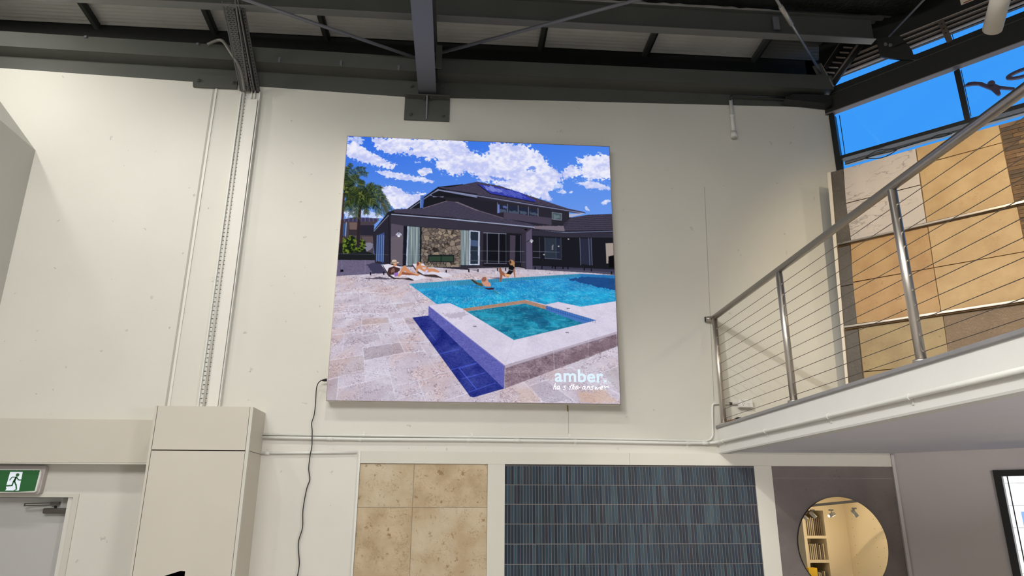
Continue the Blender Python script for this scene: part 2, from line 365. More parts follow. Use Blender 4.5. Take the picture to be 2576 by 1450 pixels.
# bracing rods
def rod(label, a, b, r, mt=STEELP, name='brace_rod', ext=0):
    A = np.array(a); B = np.array(b); A = A+(A-B)*ext
    o = thing(name, (A+B)/2, label, 'rod'); MB().tube([A, B], r, 10).build('bar', mt, o, smooth=True); return o, A, B
rod('slanting grey brace rod running down from the cable tray to the rafter', PZ(620, 0, 6.45), PZ(1047, 146, 6.35), .017, ext=.4)
rod('slanting grey brace rod rising from the rafter to the top of the photo', PZ(1600, 0, 6.45), PZ(1094, 137, 6.35), .017, ext=.4)
A = PZ(1954, 0, 6.35); B = PW(2064, 181, -.16)
o, A2, B2 = rod('pale brace rod with a turnbuckle ending at the corner bracket', A, B, .014, GALV, ext=.4)
P1 = PZ(1963, 16, 6.35)
def along(px):   # point on line A-B nearest pixel px
    best = min(np.linspace(0, 1, 200), key=lambda t: (proj(A+(B-A)*t)[0]-px[0])**2+(proj(A+(B-A)*t)[1]-px[1])**2); return A+(B-A)*best
MB().tube([along((1963, 16)), along((1990, 62))], .021, 12).build('turnbuckle', mat('pale_galv', (176, 170, 160), .4, metal=.5), o, smooth=True)
cb = thing('corner_bracket', PW(2070, 190, -.14), 'dark folded steel bracket holding the pale rod in the roof corner', 'bracket')
MB().prism([PW(x, y, -.14) for x, y in ((2043, 167), (2064, 159), (2075, 182), (2096, 217), (2070, 215), (2055, 190))], WN*.012).build('plate', STEEL, cb)
MB().prism([PW(x, y, -.15) for x, y in ((2063, 159), (2066, 159), (2098, 217), (2095, 218))], WN*.02).build('lip', GALV, cb)
for p in ((2071, 196), (2076, 207)):
    mm = MB(); hexbolt(mm, PW(*p, -.14), -WN, .02, .02); mm.build('bolt', GALV, cb)
rod('thin grey rod hanging in the dark roof at the upper right', PZ(2324, 0, 6.5), PZ(2236, 92, 6.5), .010, ext=.3)
# insulation blanket
v = []; f = []; nx, ny = 60, 26
rng = np.random.RandomState(3)
nz = rng.rand(nx+1, ny+1)
for i in range(nx+1):
    for j in range(ny+1):
        x = -.2+4.6*i/nx; y = -.50-2.7*j/ny
        sag = .09*math.sin(PI*min(1, j/10.0))*(.6+.4*math.sin(x*1.7)) if j < 11 else 0
        v.append((x, y, 6.90-.05*math.sin(j*.9)*.4-sag-.02*nz[i, j]+.0*x))
for i in range(nx):
    for j in range(ny): f.append((i*(ny+1)+j, (i+1)*(ny+1)+j, (i+1)*(ny+1)+j+1, i*(ny+1)+j+1))
mk('insulation_blanket', v, f, INSUL, smooth=True, label='dark sagging foil insulation blanket with torn pale specks under the roof', category='insulation')

# ------------------------------------------------------------------ left bulkhead
XB = -3.954; P0 = PY(89, 378); zb0 = P0[2]
bh = thing('wall_bulkhead', (XB, -1, 2.85), None, None, kind='structure')
MB().prism([(XB, -.001, 2.85), (XB, -.001, zb0), (XB-1.1, -.001, zb0+1.32), (XB-1.1, -.001, 2.85)], (0, -5.5, 0)).build('partition', mat('bulkhead_paint', (196, 194, 186), .6), bh)

# ------------------------------------------------------------------ 45 degree roof beam and clerestory
gb = thing('edge_beam', PW(2300, 180), 'thick black steel beam over the blue clerestory windows', 'beam')
def wpoly(m, pts, off, th, mi=0): return m.prism([PW(x, y, off) for x, y in pts], WN*th, mi)
m = MB(); wpoly(m, [(2070, 293), (2640, 77), (2640, 20), (2091, 237)], -.03, .012); m.build('web', DARK, gb)
m = MB(); wpoly(m, [(2080, 241), (2640, 20), (2640, 5), (2085, 222)], -.012, .04); m.build('top_plate', DARK, gb)
A = PW(2085, 290, 0.0); z0 = 6.02
a = PW(2076, 288, -.05); b = PW(2640, 79, -.05)
MB().prism([a, b, b+WN*.075, a+WN*.075], (0, 0, .008)).build('lower_flange', mat('flange_lit', (128, 118, 116), .5), gb)  # pale tone carries the light falling on the flange underside
a = PW(2091, 237, -.045); b = PW(2640, 20, -.045)
MB().prism([a, b, b+WN*.03, a+WN*.03], (0, 0, .006)).build('upper_flange', STEEL, gb)
m = MB().prism([PY(1995, 236, -.12), PY(2092, 239, -.12), PY(2092, 262, -.12), PY(1975, 249, -.12)], (0, .11, 0)); m.build('end_plate', DARK, gb)

win = thing('window_2', PW(2300, 300), None, None, kind='structure')
def frame(pts, off=-.02, th=.08, mt=FRAME, name='window_frame'):
    m = MB(); wpoly(m, pts, off, th); return m.build(name, mt, win)
frame([(2082, 272), (2098, 288), (2119, 430), (2105, 435)])
frame([(2399, 180), (2413, 172), (2440, 298), (2426, 302)], name='mullion')
frame([(2417, 176), (2418.5, 175), (2443.5, 291), (2442, 292)], .03, .01, name='glazing_bead')
frame([(2110.5, 290), (2112, 290), (2126.5, 391), (2125, 391)], .03, .01, name='glazing_bead')
frame([(2107, 394), (2640, 240), (2640, 252), (2106, 402)], name='transom')
frame([(2117, 402), (2119, 402), (2121, 428), (2119, 428)], -.01, .03, name='glazing_bead')
m = MB(); wpoly(m, [(2096, 288), (2401, 176), (2428, 303), (2115, 400)], .03, .006); m.build('pane', GLASS, win)
m = MB(); wpoly(m, [(2411, 172), (2640, 80), (2640, 250), (2438, 300)], .03, .006); m.build('pane', GLASS, win)
m = MB(); wpoly(m, [(2112, 400), (2640, 250), (2640, 300), (2112, 440)], .03, .006); m.build('pane', GLASS, win)
# eaves board seen through the lower pane, and the loose cable
m = MB(); wpoly(m, [(2124, 402), (2640, 251), (2640, 266), (2126, 413)], .12, .05); m.build('eaves_board', mat('eaves_cream', (240, 224, 200), .7), None, label='cream eaves board outside, just below the clerestory transom', category='board')
o = thing('window_cable', PW(2250, 385, -.03), 'thin black cable looping along the clerestory sill above the stone display', 'cable')
for pts in ([(2126, 414), (2176, 399), (2200, 391), (2240, 382), (2258, 375), (2300, 362), (2340, 350), (2368, 345), (2395, 336)],
            [(2176, 399), (2198, 383), (2225, 376), (2257, 375.5)], [(2178, 399), (2215, 398), (2240, 388), (2257, 376)], [(2340, 350), (2356, 341), (2375, 337), (2394, 337)]):
    MB().tube(smoothpath([PW(x, y, .01) for x, y in pts]), .0045, 6).build('strand', BLACK, o, smooth=True)
# strip windows above the beam: dark surround with openings, lit sheet ribs as pale strips above
sw = thing('window_3', PW(2300, 120), None, None, kind='structure')
m = MB(); wpoly(m, [(2080, 228), (2640, 2), (2640, 20), (2080, 245)], -.005, .03); m.build('sill', FRAME, sw)
m = MB(); wpoly(m, [(2090, 208), (2100, 201), (2640, -12), (2640, 10), (2090, 228)], .02, .006); m.build('pane', GLASS, sw)
m = MB(); wpoly(m, [(2394.5, 86), (2396, 86), (2400, 101), (2398, 101)], .0, .02); m.build('glazing_bead', FRAME, sw)
ls = thing('eaves_sheet', PW(2300, 90, .05), 'dark ribbed eaves sheet above the narrow blue strip windows, its lit ribs as pale strips', 'soffit')  # light on the sheet ribs built as pale strips over a black backing
m = MB(); wpoly(m, [(2060, 212), (2640, -12), (2640, -190), (2060, -60)], .06, .03); m.build('backing', DARK, ls)
for (x0, y0), (x1, y1) in (((2150, 136), (2500, -4)), ((2142, 151.5), (2640, -46)), ((2129, 169), (2640, -34)), ((2114, 186), (2640, -22))):
    m = MB(); h = 1.4; wpoly(m, [(x0, y0+h), (x1, y1+h), (x1, y1-h), (x0, y0-h)], .02, .03); m.build('lit_rib', LITRIB, ls)
for k in range(6):
    x0 = 2121-k*9.2; y0 = 117+k*12.6
    m = MB(); wpoly(m, [(x0, y0), (x0+24, y0+1.5), (x0+24, y0+4), (x0, y0+2.5)], -.0, .02); m.build('short_lit_rib', LITRIB, ls)
gp = thing('roof_gusset', PW(2250, 120, -.03), 'black steel gusset plate where the purlin meets the slanted edge beam', 'bracket')
m = MB(); wpoly(m, [(2203, 98), (2262, 88), (2284, 112), (2294, 126), (2297, 137), (2312, 136), (2312, 150), (2275, 150), (2237, 146), (2214, 142)], -.04, .03); m.build('plate', DARK, gp)
for p in ((2228, 112), (2240, 114)):
    mm = MB(); hexbolt(mm, PW(*p, -.04), -WN, .012, .02); mm.build('bolt', GALV, gp)
gp = thing('eaves_strut', PW(2378, 80, -.03), 'short brown steel strut with bolt holes across the ribbed eaves', 'strut')
m = MB(); wpoly(m, [(2358, 54), (2373, 47), (2397, 101), (2382, 108)], -.05, .04); m.build('plate', mat('strut_primer', (92, 80, 72), .5), gp)
for p in ((2369, 60), (2374, 72), (2379, 83)):
    m = MB(); P = PW(*p, -.051); m.tube([P, P-WN*.003], .007, 10); m.build('hole', BLACK, gp)
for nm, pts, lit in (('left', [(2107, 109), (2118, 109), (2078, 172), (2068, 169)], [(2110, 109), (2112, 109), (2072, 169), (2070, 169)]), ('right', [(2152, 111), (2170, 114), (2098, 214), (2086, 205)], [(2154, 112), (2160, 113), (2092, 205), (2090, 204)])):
    o = thing('knee_brace', PW(*pts[0], -.06), 'black diagonal knee brace by the roof corner, the %s one of two' % nm, 'brace', group='diagonal braces at the roof corner')
    m = MB(); wpoly(m, pts, -.06, .03); m.build('bar', DARK, o)
    m = MB(); wpoly(m, lit, -.065, .004); m.build('edge', mat('brace_edge_lit', (120, 108, 100), .5), o)  # pale strip paints the lit edge onto the black brace

# outside sign: leaping figure and ring
sg = mat('sign_paint', (96, 78, 96), .6)
o = thing('sign_figure', PW(2500, 215, .35), 'dark cut-out figure with outstretched arms seen through the right window', 'sign')
m = MB()
def zp(pts): return [(2380+x/5.8, 100+y/5.8) for x, y in pts]
wpoly(m, zp([(255, 675), (320, 625), (410, 610), (530, 620), (600, 650), (640, 668), (640, 720), (560, 690), (470, 655), (390, 655), (300, 668)]), .35, .03)
wpoly(m, zp([(615, 665), (660, 650), (735, 650), (790, 675), (800, 690), (775, 725), (797, 775), (770, 806), (735, 800), (690, 760), (640, 715)]), .35, .03)
wpoly(m, zp([(770, 672), (1000, 695), (1000, 725), (780, 710)]), .35, .03)
m.build('body', sg, o)
m = MB(); c = PW(*zp([(658, 637)])[0], .35)
ax = np.array([1/S2, -1/S2, 0]); m.prism([c+(ax*math.cos(2*PI*i/20)+np.array([0, 0, 1.0])*math.sin(2*PI*i/20))*.031 for i in range(20)], WN*.03); m.build('head', sg, o)
o = thing('sign_ring', PW(2590, 178, .35), 'dark oval ring of the outside sign at the right photo edge', 'sign')
c = PW(2583, 179, .35); n = 28; v = []; f = []
for i in range(n):
    a = 2*PI*i/n
    for rr in ((.165, .048), (.125, .024)):
        P = c+ax*math.cos(a)*rr[0]+np.array([0, 0, 1.0])*math.sin(a)*rr[1]; v += [P, P+WN*.03]
for i in range(n):
    j = (i+1) % n; a, b = 4*i, 4*j
    f += [(a, b, b+2, a+2), (a+1, a+3, b+3, b+1), (a, a+1, b+1, b), (a+2, b+2, b+3, a+3)]
mk('ring', v, f, sg, o)
# exterior building seen through the lower window
eb = thing('neighbour_building', WP(6, 0, 7, CL), 'sunlit white boarded building outside the lower right window', 'building')
BW = mat('white_boards', (240, 236, 224), .8)
for k in range(13):
    m = MB(); wbox(m, -6, 18, -.2+k*.34, -.2+k*.34+.334, 7, 7.1, CL); m.build('board', BW, eb)
m = MB(); wbox(m, -6, 18, -.4, 4.2, 7.08, 7.4, CL); m.build('wall', mat('board_shadow', (150, 146, 138), .8), eb)
m = MB(); s0, zz0 = sz(2569, 1288, CL, 7); s1, zz1 = sz(2585, 1345, CL, 7); wbox(m, s0, s0+1.2, zz1, zz0, 6.95, 7.02, CL); m.build('window', mat('far_window', (120, 150, 190), .3), eb)
MB().prism([(CL+.3, .3, -.25), (30, -14, -.25), (34, 10, -.25), (3, 14, -.25)], (0, 0, .1)).build('ground', mat('asphalt', (120, 118, 112), .9), **STR)

# ================================================================== lower wall joinery
# long boxing over the exit door
def ybox(name, p0, p1, y0, y1, mt, par=None, **kw):      # pixel corners measured on plane y0
    A = PY(*p0, y0); B = PY(*p1, y0); return MB().box((min(A[0], B[0]), y0, min(A[2], B[2])), (max(A[0], B[0]), y1, max(A[2], B[2]))).build(name, mt, par, **kw)
Z1 = PY(200, 1055, -.12)[2]; Z0 = PY(200, 1168, -.12)[2]
bx = thing('trim_1', (-3.5, -.1, Z0), None, None, kind='structure')
MB().box((-6.5, -.12, Z0+.012), (-2.376, -.001, Z1)).build('boxing', CASE, bx)
MB().box((-6.5, -.125, Z0), (-2.376, -.06, Z0+.010)).build('edge_lip', TRIM, bx)
# column casing
cc = thing('column_casing', (-2.0, -.19, 0), 'tall cream boxed column casing below the cable trunking', 'column')
CX0, CX1, CY, CZ = -2.374, -1.617, -.385, 2.877
zj = PY(500, 1134, CY)[2]
MB().box((CX0+.022, CY, zj+.005), (CX1-.028, CY+.018, CZ)).build('upper_panel', CASE, cc)
MB().box((CX0+.022, CY, 0), (CX1-.028, CY+.018, zj-.003)).build('lower_panel', CASE, cc)
MB().box((CX0, CY-.002, 0), (CX0+.018, -.001, CZ)).build('side_panel', CASE, cc)
MB().box((CX1-.024, CY-.002, 0), (CX1, CY+.03, CZ)).build('corner_strip', TRIM, cc)
MB().box((CX1-.018, CY+.03, zj+.002), (CX1-.001, -.001, CZ)).build('side_panel', CASE, cc)
MB().box((CX1-.018, CY+.03, 0), (CX1-.001, -.001, zj-.002)).build('side_panel', CASE, cc)
MB().box((CX0+.01, CY+.018, 0), (CX1-.02, CY+.03, CZ-.01)).build('backing', mat('gap_brown', (60, 48, 40), .9), cc)
MB().box((CX0+.01, CY+.01, CZ-.02), (CX1-.01, -.001, CZ-.004)).build('cap', CASE, cc)
# exit door
dr = thing('door_1', (DX1-.4, 0, 0), None, None, kind='structure')
DF = .062
P = PY(196, 1243, -.012)
fx = PY(184, 1252, -.012)[0]; fx1 = PY(199, 1243, -.012)[0]; fz = PY(184, 1252, -.012)[2]; fz1 = PY(150, 1243, -.012)[2]
MB().box((fx, -.012, 0), (fx1, .10, fz1)).box((DX0, -.012, fz), (fx, .10, fz1)).box((DX0-.06, -.012, 0), (DX0, .1, fz1)).build('door_frame', TRIM, dr)
MB().box((DX0, .075, 0), (fx, .115, fz-.003)).build('door_leaf', DOORP, dr)
MB().box((fx-.012, .06, 0), (fx, .075, fz)).build('door_stop', TRIM, dr)
MB().box((DX0-.1, .12, 0), (DX1+.1, .19, DZ+.1)).build('door_backing', DARK, dr)
cl = thing('door_closer', PY(140, 1287, .03), 'grey hydraulic door closer with folded arm on the exit door', 'door closer')
CG = mat('closer_paint', (92, 86, 82), .4, metal=.4)
A = PY(108, 1279, .03); B = PY(175, 1293, .03)
bevel(MB().box((A[0], .03, B[2]), (B[0]-.03, .075, A[2])).build('body', CG, cl), .008)
MB().box((B[0]-.032, .032, B[2]+.004), (B[0], .075, A[2]-.004)).build('end_cap', BLACK, cl)
mm = MB(); mm.tube([PY(139, 1281, .05), PY(140, 1273, .05)], .009, 10); mm.build('spindle', BLACK, cl)
mm = MB(); mm.ribbon([PY(141, 1271, .02), PY(62, 1273, .0), PY(63, 1268, .02), PY(132, 1266, .05)], .010, (0, -.005, 0), (0, 1, 0)); mm.build('arm', CG, cl)
A = PY(127, 1263, .04); B = PY(147, 1270, .04); MB().box((A[0], .04, B[2]), (B[0], .07, A[2])).build('shoe', CG, cl)
# exit sign
es = thing('exit_sign', PY(50, 1240, -.06), 'green and white running-man exit sign above the grey door', 'sign')
bevel(MB().prism([PY(x, y, -.05) for x, y in ((-130, 1171), (114, 1172), (116, 1176), (100, 1240), (94, 1245), (-130, 1245))], (0, .049, 0)).build('housing', mat('sign_housing', (188, 180, 174), .5), es), .006)
bevel(MB().prism([PY(x, y, -.075) for x, y in ((-130, 1181), (101, 1181.5), (104, 1190), (92, 1236), (86, 1240), (0, 1241), (-130, 1238))], (0, .025, 0)).build('rim', WPL, es), .004)
GR = mat('sign_green', (42, 98, 52), .35, emis=(40, 90, 48), estr=.12); SWH = mat('sign_white', (222, 230, 238), .35, emis=(215, 225, 235), estr=.35)
MB().prism([PY(x, y, -.078) for x, y in ((-120, 1183), (100, 1183.5), (86.5, 1235.5), (40, 1238), (-120, 1236))], (0, .004, 0)).build('green_face', GR, es)
def zs(x, y, yy=-.0795): return PY(x/8.057, 1150+y/8.057, yy)
MB().prism([zs(*p) for p in ((207, 305), (460, 306), (385, 672), (370, 685), (102, 683), (130, 650), (120, 610))], (0, .002, 0)).build('white_door', SWH, es)
m = MB(); FWd = .0058
for pts, w_ in (([(200, 470), (245, 412), (330, 410)], .004), ([(340, 415), (375, 468), (428, 470)], .0045), ([(320, 425), (275, 500), (245, 580), (110, 590)], .0058), ([(290, 490), (325, 570), (333, 640)], .0058), ([(325, 420), (290, 500)], .008), ([(340, 655), (285, 683)], .0035)):
    m.ribbon([zs(x, y, -.0805) for x, y in pts], w_*1.75, (0, -.0008, 0), (0, 1, 0))
c = zs(357, 367, -.0805); m.prism([c+np.array([math.cos(2*PI*i/18), 0, math.sin(2*PI*i/18)])*.0135 for i in range(18)], (0, -.0008, 0))
m.build('running_man', GR, es)
mm = MB()
for px in (343, 683): mm.tube([zs(px, 268, -.08), zs(px, 268, -.086)], .003, 8)
mm.build('stud', WPL, es)

# header trims and framed display panels
Zh1 = PY(1300, 1138.5, -.02)[2]; Zh0 = PY(1300, 1168.5, -.02)[2]
XL = PY(904, 1150, -.02)[0]
t2 = thing('trim_2', (1.5, -.02, 2.5), None, None, kind='structure')
xs_ = PY(1584, 1150, -.02)[0]
MB().box((XL+.01, -.02, Zh0), (xs_-.001, -.001, Zh1)).build('header_board', TRIM, t2)
MB().box((xs_+.001, -.02, Zh0), (CL-.02, -.001, Zh1)).build('header_board', TRIM, t2)
MB().box((XL-.006, -.024, 0), (XL+.009, -.001, Zh1+.002)).build('edge_strip', PIPE, t2)
XB0, XB1 = PY(1227, 1180, -.02)[0], PY(1270, 1180, -.02)[0]
MB().box((XB0, -.02, 0), (XB1, -.001, Zh0-.001)).build('post_board', TRIM, t2)
XC0, XC1 = PY(1897, 1180, -.02)[0], PY(1941, 1182, -.02)[0]
MB().box((XC0, -.02, 0), (XC1, -.001, Zh0-.001)).build('post_board', TRIM, t2)
XD1 = PY(2245, 1187, -.02)[0]
MB().box((XD1+.002, -.03, 0), (XD1+.03, -.001, Zh1)).build('edge_strip', mat('edge_grey', (188, 184, 182), .5), t2)
for p in ((958, 1159), (1259, 1163), (1605, 1165), (2228, 1175)):
    P = PY(*p, -.02); mm = MB(); mm.tube([P, P-np.array([0, .001, 0])], .004, 8); mm.build('screw', CASE, t2)
# beige stone tiles
bt_ = thing('beige_tile_panel', ((XL+XB0)/2, -.01, 0), 'framed panel of large beige limestone tiles left of the blue tiles', 'tile panel')
def stone(name, c1, c2, pit, **k):
    vn = k.get('vn', 30)
    return mat(name, c1, k.get('rough', .55), var=.1, vscale=k.get('vs', 2.5), col2=c2, bump=k.get('bump', .5), bscale=k.get('bs', 18), spots=(pit, k.get('ss', 14), k.get('st', .60)), detail=8, stretch=k.get('stretch'), vein=(pit, vn, .022, k.get('vm', .46), k.get('vst', .85), (1, 1, 1), (0, 0, 0)))
ST1 = [stone('limestone_a', (196, 180, 152), (176, 154, 120), (146, 120, 84), vs=4), stone('limestone_b', (192, 172, 140), (168, 146, 112), (138, 112, 76), vs=5)]
zr = [Zh0-.003, PY(1035, 1277, -.01)[2]]
while zr[-1] > 0: zr.append(zr[-1]-.60)
xm = PY(1040, 1220, -.01)[0]
MB().box((XL+.009, -.004, 0), (XB0, -.001, Zh0)).build('grout', mat('pale_grout', (190, 180, 160), .8), bt_)
k = 0
for i in range(len(zr)-1):
    for x0, x1 in ((XL+.011, xm-.002), (xm+.002, XB0-.001)):
        bevel(MB().box((x0, -.011, max(0, zr[i+1]+.0018)), (x1, -.004, zr[i]-.0018)).build('tile', ST1[k % 2], bt_), .0012, 1); k += 1
    k += 1
# blue finger tiles
bp = thing('blue_tile_panel', ((XB1+XC0)/2, -.01, 0), 'wide framed panel of narrow glossy dark blue upright tiles', 'tile panel')
MB().box((XB1, -.0095, 0), (XC0, -.001, Zh0)).build('grout', mat('grey_grout', (122, 116, 114), .85), bp)
MB().box((XB1, -.012, Zh0-.010), (XC0, -.001, Zh0-.001)).build('shadow_bead', BLACK, bp)
cols = [(34, 52, 66), (42, 62, 76), (50, 72, 86), (30, 44, 60), (56, 80, 92), (44, 58, 68), (38, 56, 74), (62, 86, 96), (46, 50, 62), (36, 58, 70)]
BM = [mat('glaze_%s' % w_, tuple(v*.84 for v in c), .42, spec=.22, var=.22, vscale=9, bump=.15, bscale=30, stretch=(1, 1, .25)) for w_, c in zip('abcdefghij', cols)]
RP = .1575; NP = (XC0-XB1-.002)/84.0; rows = 16
mb0 = MB().box((-NP/2+.0023, -.0045, -RP/2+.0032), (NP/2-.0023, .0045, RP/2-.0032))
meshes = []
for i in range(10):
    me = bpy.data.meshes.new('finger_tile'); vv = mb0.v
    # chamfered face
    a, b = NP/2-.0023, RP/2-.0032; c = .0022
    V = [(-a, .0045, -b), (a, .0045, -b), (a, .0045, b), (-a, .0045, b), (-a, -.0022, -b), (a, -.0022, -b), (a, -.0022, b), (-a, -.0022, b), (-a+c, -.0045, -b+c), (a-c, -.0045, -b+c), (a-c, -.0045, b-c), (-a+c, -.0045, b-c)]
    Fq = [(0, 1, 2, 3)[::-1]]
    for lo, hi in ((0, 4), (4, 8)):
        for q in range(4): r_ = (q+1) % 4; Fq.append((lo+q, lo+r_, hi+r_, hi+q))
    Fq.append((8, 9, 10, 11))
    me.from_pydata(V, [], Fq); me.update(); me.materials.append(BM[i]); meshes.append((me, V, Fq))
cells = []
for r in range(rows):
    for c in range(84):
        z = Zh0-.012-RP*(r+.5)
        if z < 0.05: continue
        x = XB1+.001+NP*(c+.5); kk = int(abs(math.sin(c*.37+r*1.3)*4+rng.rand()*6)) % 10
        d = math.dist((x, 0, z), CAM); px, py = proj(np.array([x, 0, z])); vis = py < 1475
        cells.append((not vis, d, x, z, kk))
cells.sort()
for _, d, x, z, kk in cells[:300]:
    o = bpy.data.objects.new('finger_tile', meshes[kk][0]); link(o, (x, -.0085, z), bp)
m = MB()
for _, d, x, z, kk in cells[300:]:
    m.add([(a+x, b-.0085, c+z) for a, b, c in meshes[kk][1]], meshes[kk][2], kk)
m.build('finger_tiles', BM, bp, kind='stuff')
# concrete panel with round mirror
CONC = mat('concrete', (112, 103, 99), .6, col2=(94, 86, 83), vscale=2.2, bump=.35, bscale=22, spots=((48, 42, 40), 30, .655))
cp = thing('concrete_panel', ((XC1+XD1)/2, -.01, 0), 'dark grey pitted concrete panel behind the round mirror', 'wall panel')
zc = PY(2100, 1204, -.01)[2]
MB().box((XC1, -.010, zc+.001), (XD1+.002, -.001, Zh0-.002)).build('panel', CONC, cp)
MB().box((XC1, -.010, 0), (XD1+.002, -.001, zc-.001)).build('panel', CONC, cp)
xa, xb = PY(2006.5, 1352, -.03)[0], PY(2236.5, 1395, -.03)[0]; RM = (xb-xa)/2; zt = PY(2112, 1251, -.03)[2]; mc = np.array([(xa+xb)/2, -.03, zt-RM])
mi = thing('round_mirror', mc, 'large round frameless mirror on the dark concrete panel', 'mirror')
circ = [mc+np.array([math.cos(2*PI*i/96)*RM, 0, math.sin(2*PI*i/96)*RM]) for i in range(96)]
mk('mirror_glass', circ, [tuple(range(96))], mat('mirror_silver', (238, 238, 236), .0, metal=1.0), mi)
if mi.children[0].data.polygons[0].normal.y > 0: mi.children[0].data.flip_normals()
MB().prism([p+np.array([0, .001, 0]) for p in circ], (0, .018, 0)).build('backing', BLACK, mi)

# ------------------------------------------------------------------ pipes on the wall
def pipe(pts, r, mt, par, name='pipe', k=1): 
    return MB().tube(smoothpath(pts, k) if k > 1 else pts, r, 10).build(name, mt, par, smooth=True)
o = thing('lower_conduit', PY(1200, 1108), 'thick white conduit along the wall continuing on the mezzanine fascia', 'pipe')
pts = [PY(x, y, -.017) for x, y in ((655, 1101), (900, 1105.5), (1178, 1107.5), (1475, 1111), (1720, 1115.5), (1780, 1115.5))]+[PY(1800, 1114, -.03), PX(1812, 1111.5, XE-.018)]+[PX(x, y, XE-.018) for x, y in ((1830, 1107.5), (2000, 1068), (2350, 983.5), (2640, 914))]
pipe(pts, .0135, PIPE, o)
for x, y in ((905, 1106), (1178, 1108), (1447, 1111), (1730, 1115.5)):
    P = PY(x, y, -.017); mm = MB(); mm.tube([P-np.array([.012, 0, 0]), P+np.array([.012, 0, 0])], .0165, 12); mm.box((P[0]-.012, -.004, P[2]-.035), (P[0]+.012, -.0005, P[2]+.016)); mm.build('saddle', PIPE, o)
for x, y in ((830, 1104.5), (1300, 1109), (1775, 1115.5)):
    P = PY(x, y, -.017); mm = MB(); mm.tube([P-np.array([.03, 0, 0]), P+np.array([.03, 0, 0])], .0155, 12); mm.build('coupling', PIPE, o, smooth=True)
for x, y in ((1819, 1110.3), (1925, 1085.6), (2083, 1048), (2287, 999)):
    P = PX(x, y, XE-.018); mm = MB(); mm.tube([P-np.array([0, .008, 0]), P+np.array([0, .008, 0])], .0175, 12); mm.box((XE-.005, P[1]-.009, P[2]-.04), (XE-.0005, P[1]+.009, P[2]+.02)); mm.build('saddle', PIPE, o)
o = thing('upper_conduit', PY(1200, 1098), 'thin white conduit above the thick one, turning up to the power outlet', 'pipe')
pts = [PY(x, y, -.012) for x, y in ((655, 1093.5), (1240, 1100.5), (1480, 1103.5), (1760, 1109.5))]+smoothpath([PY(x, y, -.012) for x, y in ((1772, 1109.5), (1785, 1107), (1792, 1098), (1793, 1085))])+[PY(1792, 1030, -.012)]+smoothpath([PY(x, y, -.012) for x, y in ((1792, 1024), (1794, 1018), (1801, 1016))])+[PY(1859, 1017, -.012)]
pipe(pts, .0095, PIPE, o)
for x, y in ((915, 1096), (1187, 1099), (1433, 1102)):
    P = PY(x, y, -.012); mm = MB(); mm.tube([P-np.array([.010, 0, 0]), P+np.array([.010, 0, 0])], .012, 10); mm.box((P[0]-.008, -.004, P[2]), (P[0]+.008, -.0005, P[2]+.035)); mm.build('saddle', PIPE, o)
P = PY(1838, 1016, -.012); mm = MB(); mm.tube([P-np.array([.012, 0, 0]), P+np.array([.012, 0, 0])], .013, 10); mm.build('saddle', mat('zinc_dark', (80, 80, 78), .4, metal=.6), o)
o = thing('short_conduit', PY(770, 1140), 'short white conduit below the long ones, left of the tile panels', 'pipe')
pipe([PY(655, 1141, -.013), PY(897, 1138.5, -.013)], .0105, PIPE, o)
P = PY(672, 1141, -.013); mm = MB(); mm.tube([P-np.array([.02, 0, 0]), P+np.array([.02, 0, 0])], .0135, 12); mm.build('coupling', PIPE, o, smooth=True)
# power outlet
o = thing('power_outlet', PY(1876, 1015), 'white double power outlet on the wall behind the balustrade', 'outlet')
A = PY(1858, 1004, -.045); B = PY(1895, 1026, -.045)
bevel(MB().box((A[0], -.045, B[2]), (B[0], -.0005, A[2])).build('box', WPL, o), .005)
MB().box((A[0]+.004, -.048, B[2]+.004), (B[0]-.004, -.045, A[2]-.004)).build('cover', WPL, o)
w2 = (B[0]-A[0])
for fx_ in (.30, .70):
    cx = A[0]+w2*fx_; cz = B[2]+(A[2]-B[2])*.36; mm = MB()
    for dx, dz, an in ((-.007, .005, .5), (.007, .005, -.5), (0, -.008, 0)):
        c = np.array([cx+dx, -.048, cz+dz]); d = np.array([math.sin(an), 0, math.cos(an)])*.0045; q = np.array([math.cos(an), 0, -math.sin(an)])*.0012
        mm.prism([c-d-q, c-d+q, c+d+q, c+d-q], (0, -.0006, 0))
    mm.build('socket_holes', BLACK, o)
for fx_ in (.24, .66):
    cx = A[0]+w2*fx_; cz = B[2]+(A[2]-B[2])*.80; bevel(MB().box((cx-.009, -.052, cz-.004), (cx+.009, -.048, cz+.004)).build('switch', WPL, o), .001)
# floor box / offcut by the first post
o = thing('dark_offcut', (2.75, -.12, ZT), 'small black and brown offcut lying by the first balustrade post', 'offcut')
MB().prism([PY(1843, 1058, -.1), PY(1856, 1050, -.1), PY(1880, 1052, -.1), PY(1852, 1066, -.1), PY(1846, 1066, -.1)], (0, .05, 0)).build('black_part', BLACK, o)
MB().prism([PY(1834, 1058, -.11), PY(1850, 1054, -.11), PY(1850, 1068, -.11), PY(1834, 1068, -.11)], (0, .04, 0)).build('brown_part', mat('rust_brown', (128, 84, 50), .8, var=.3, vscale=40), o)
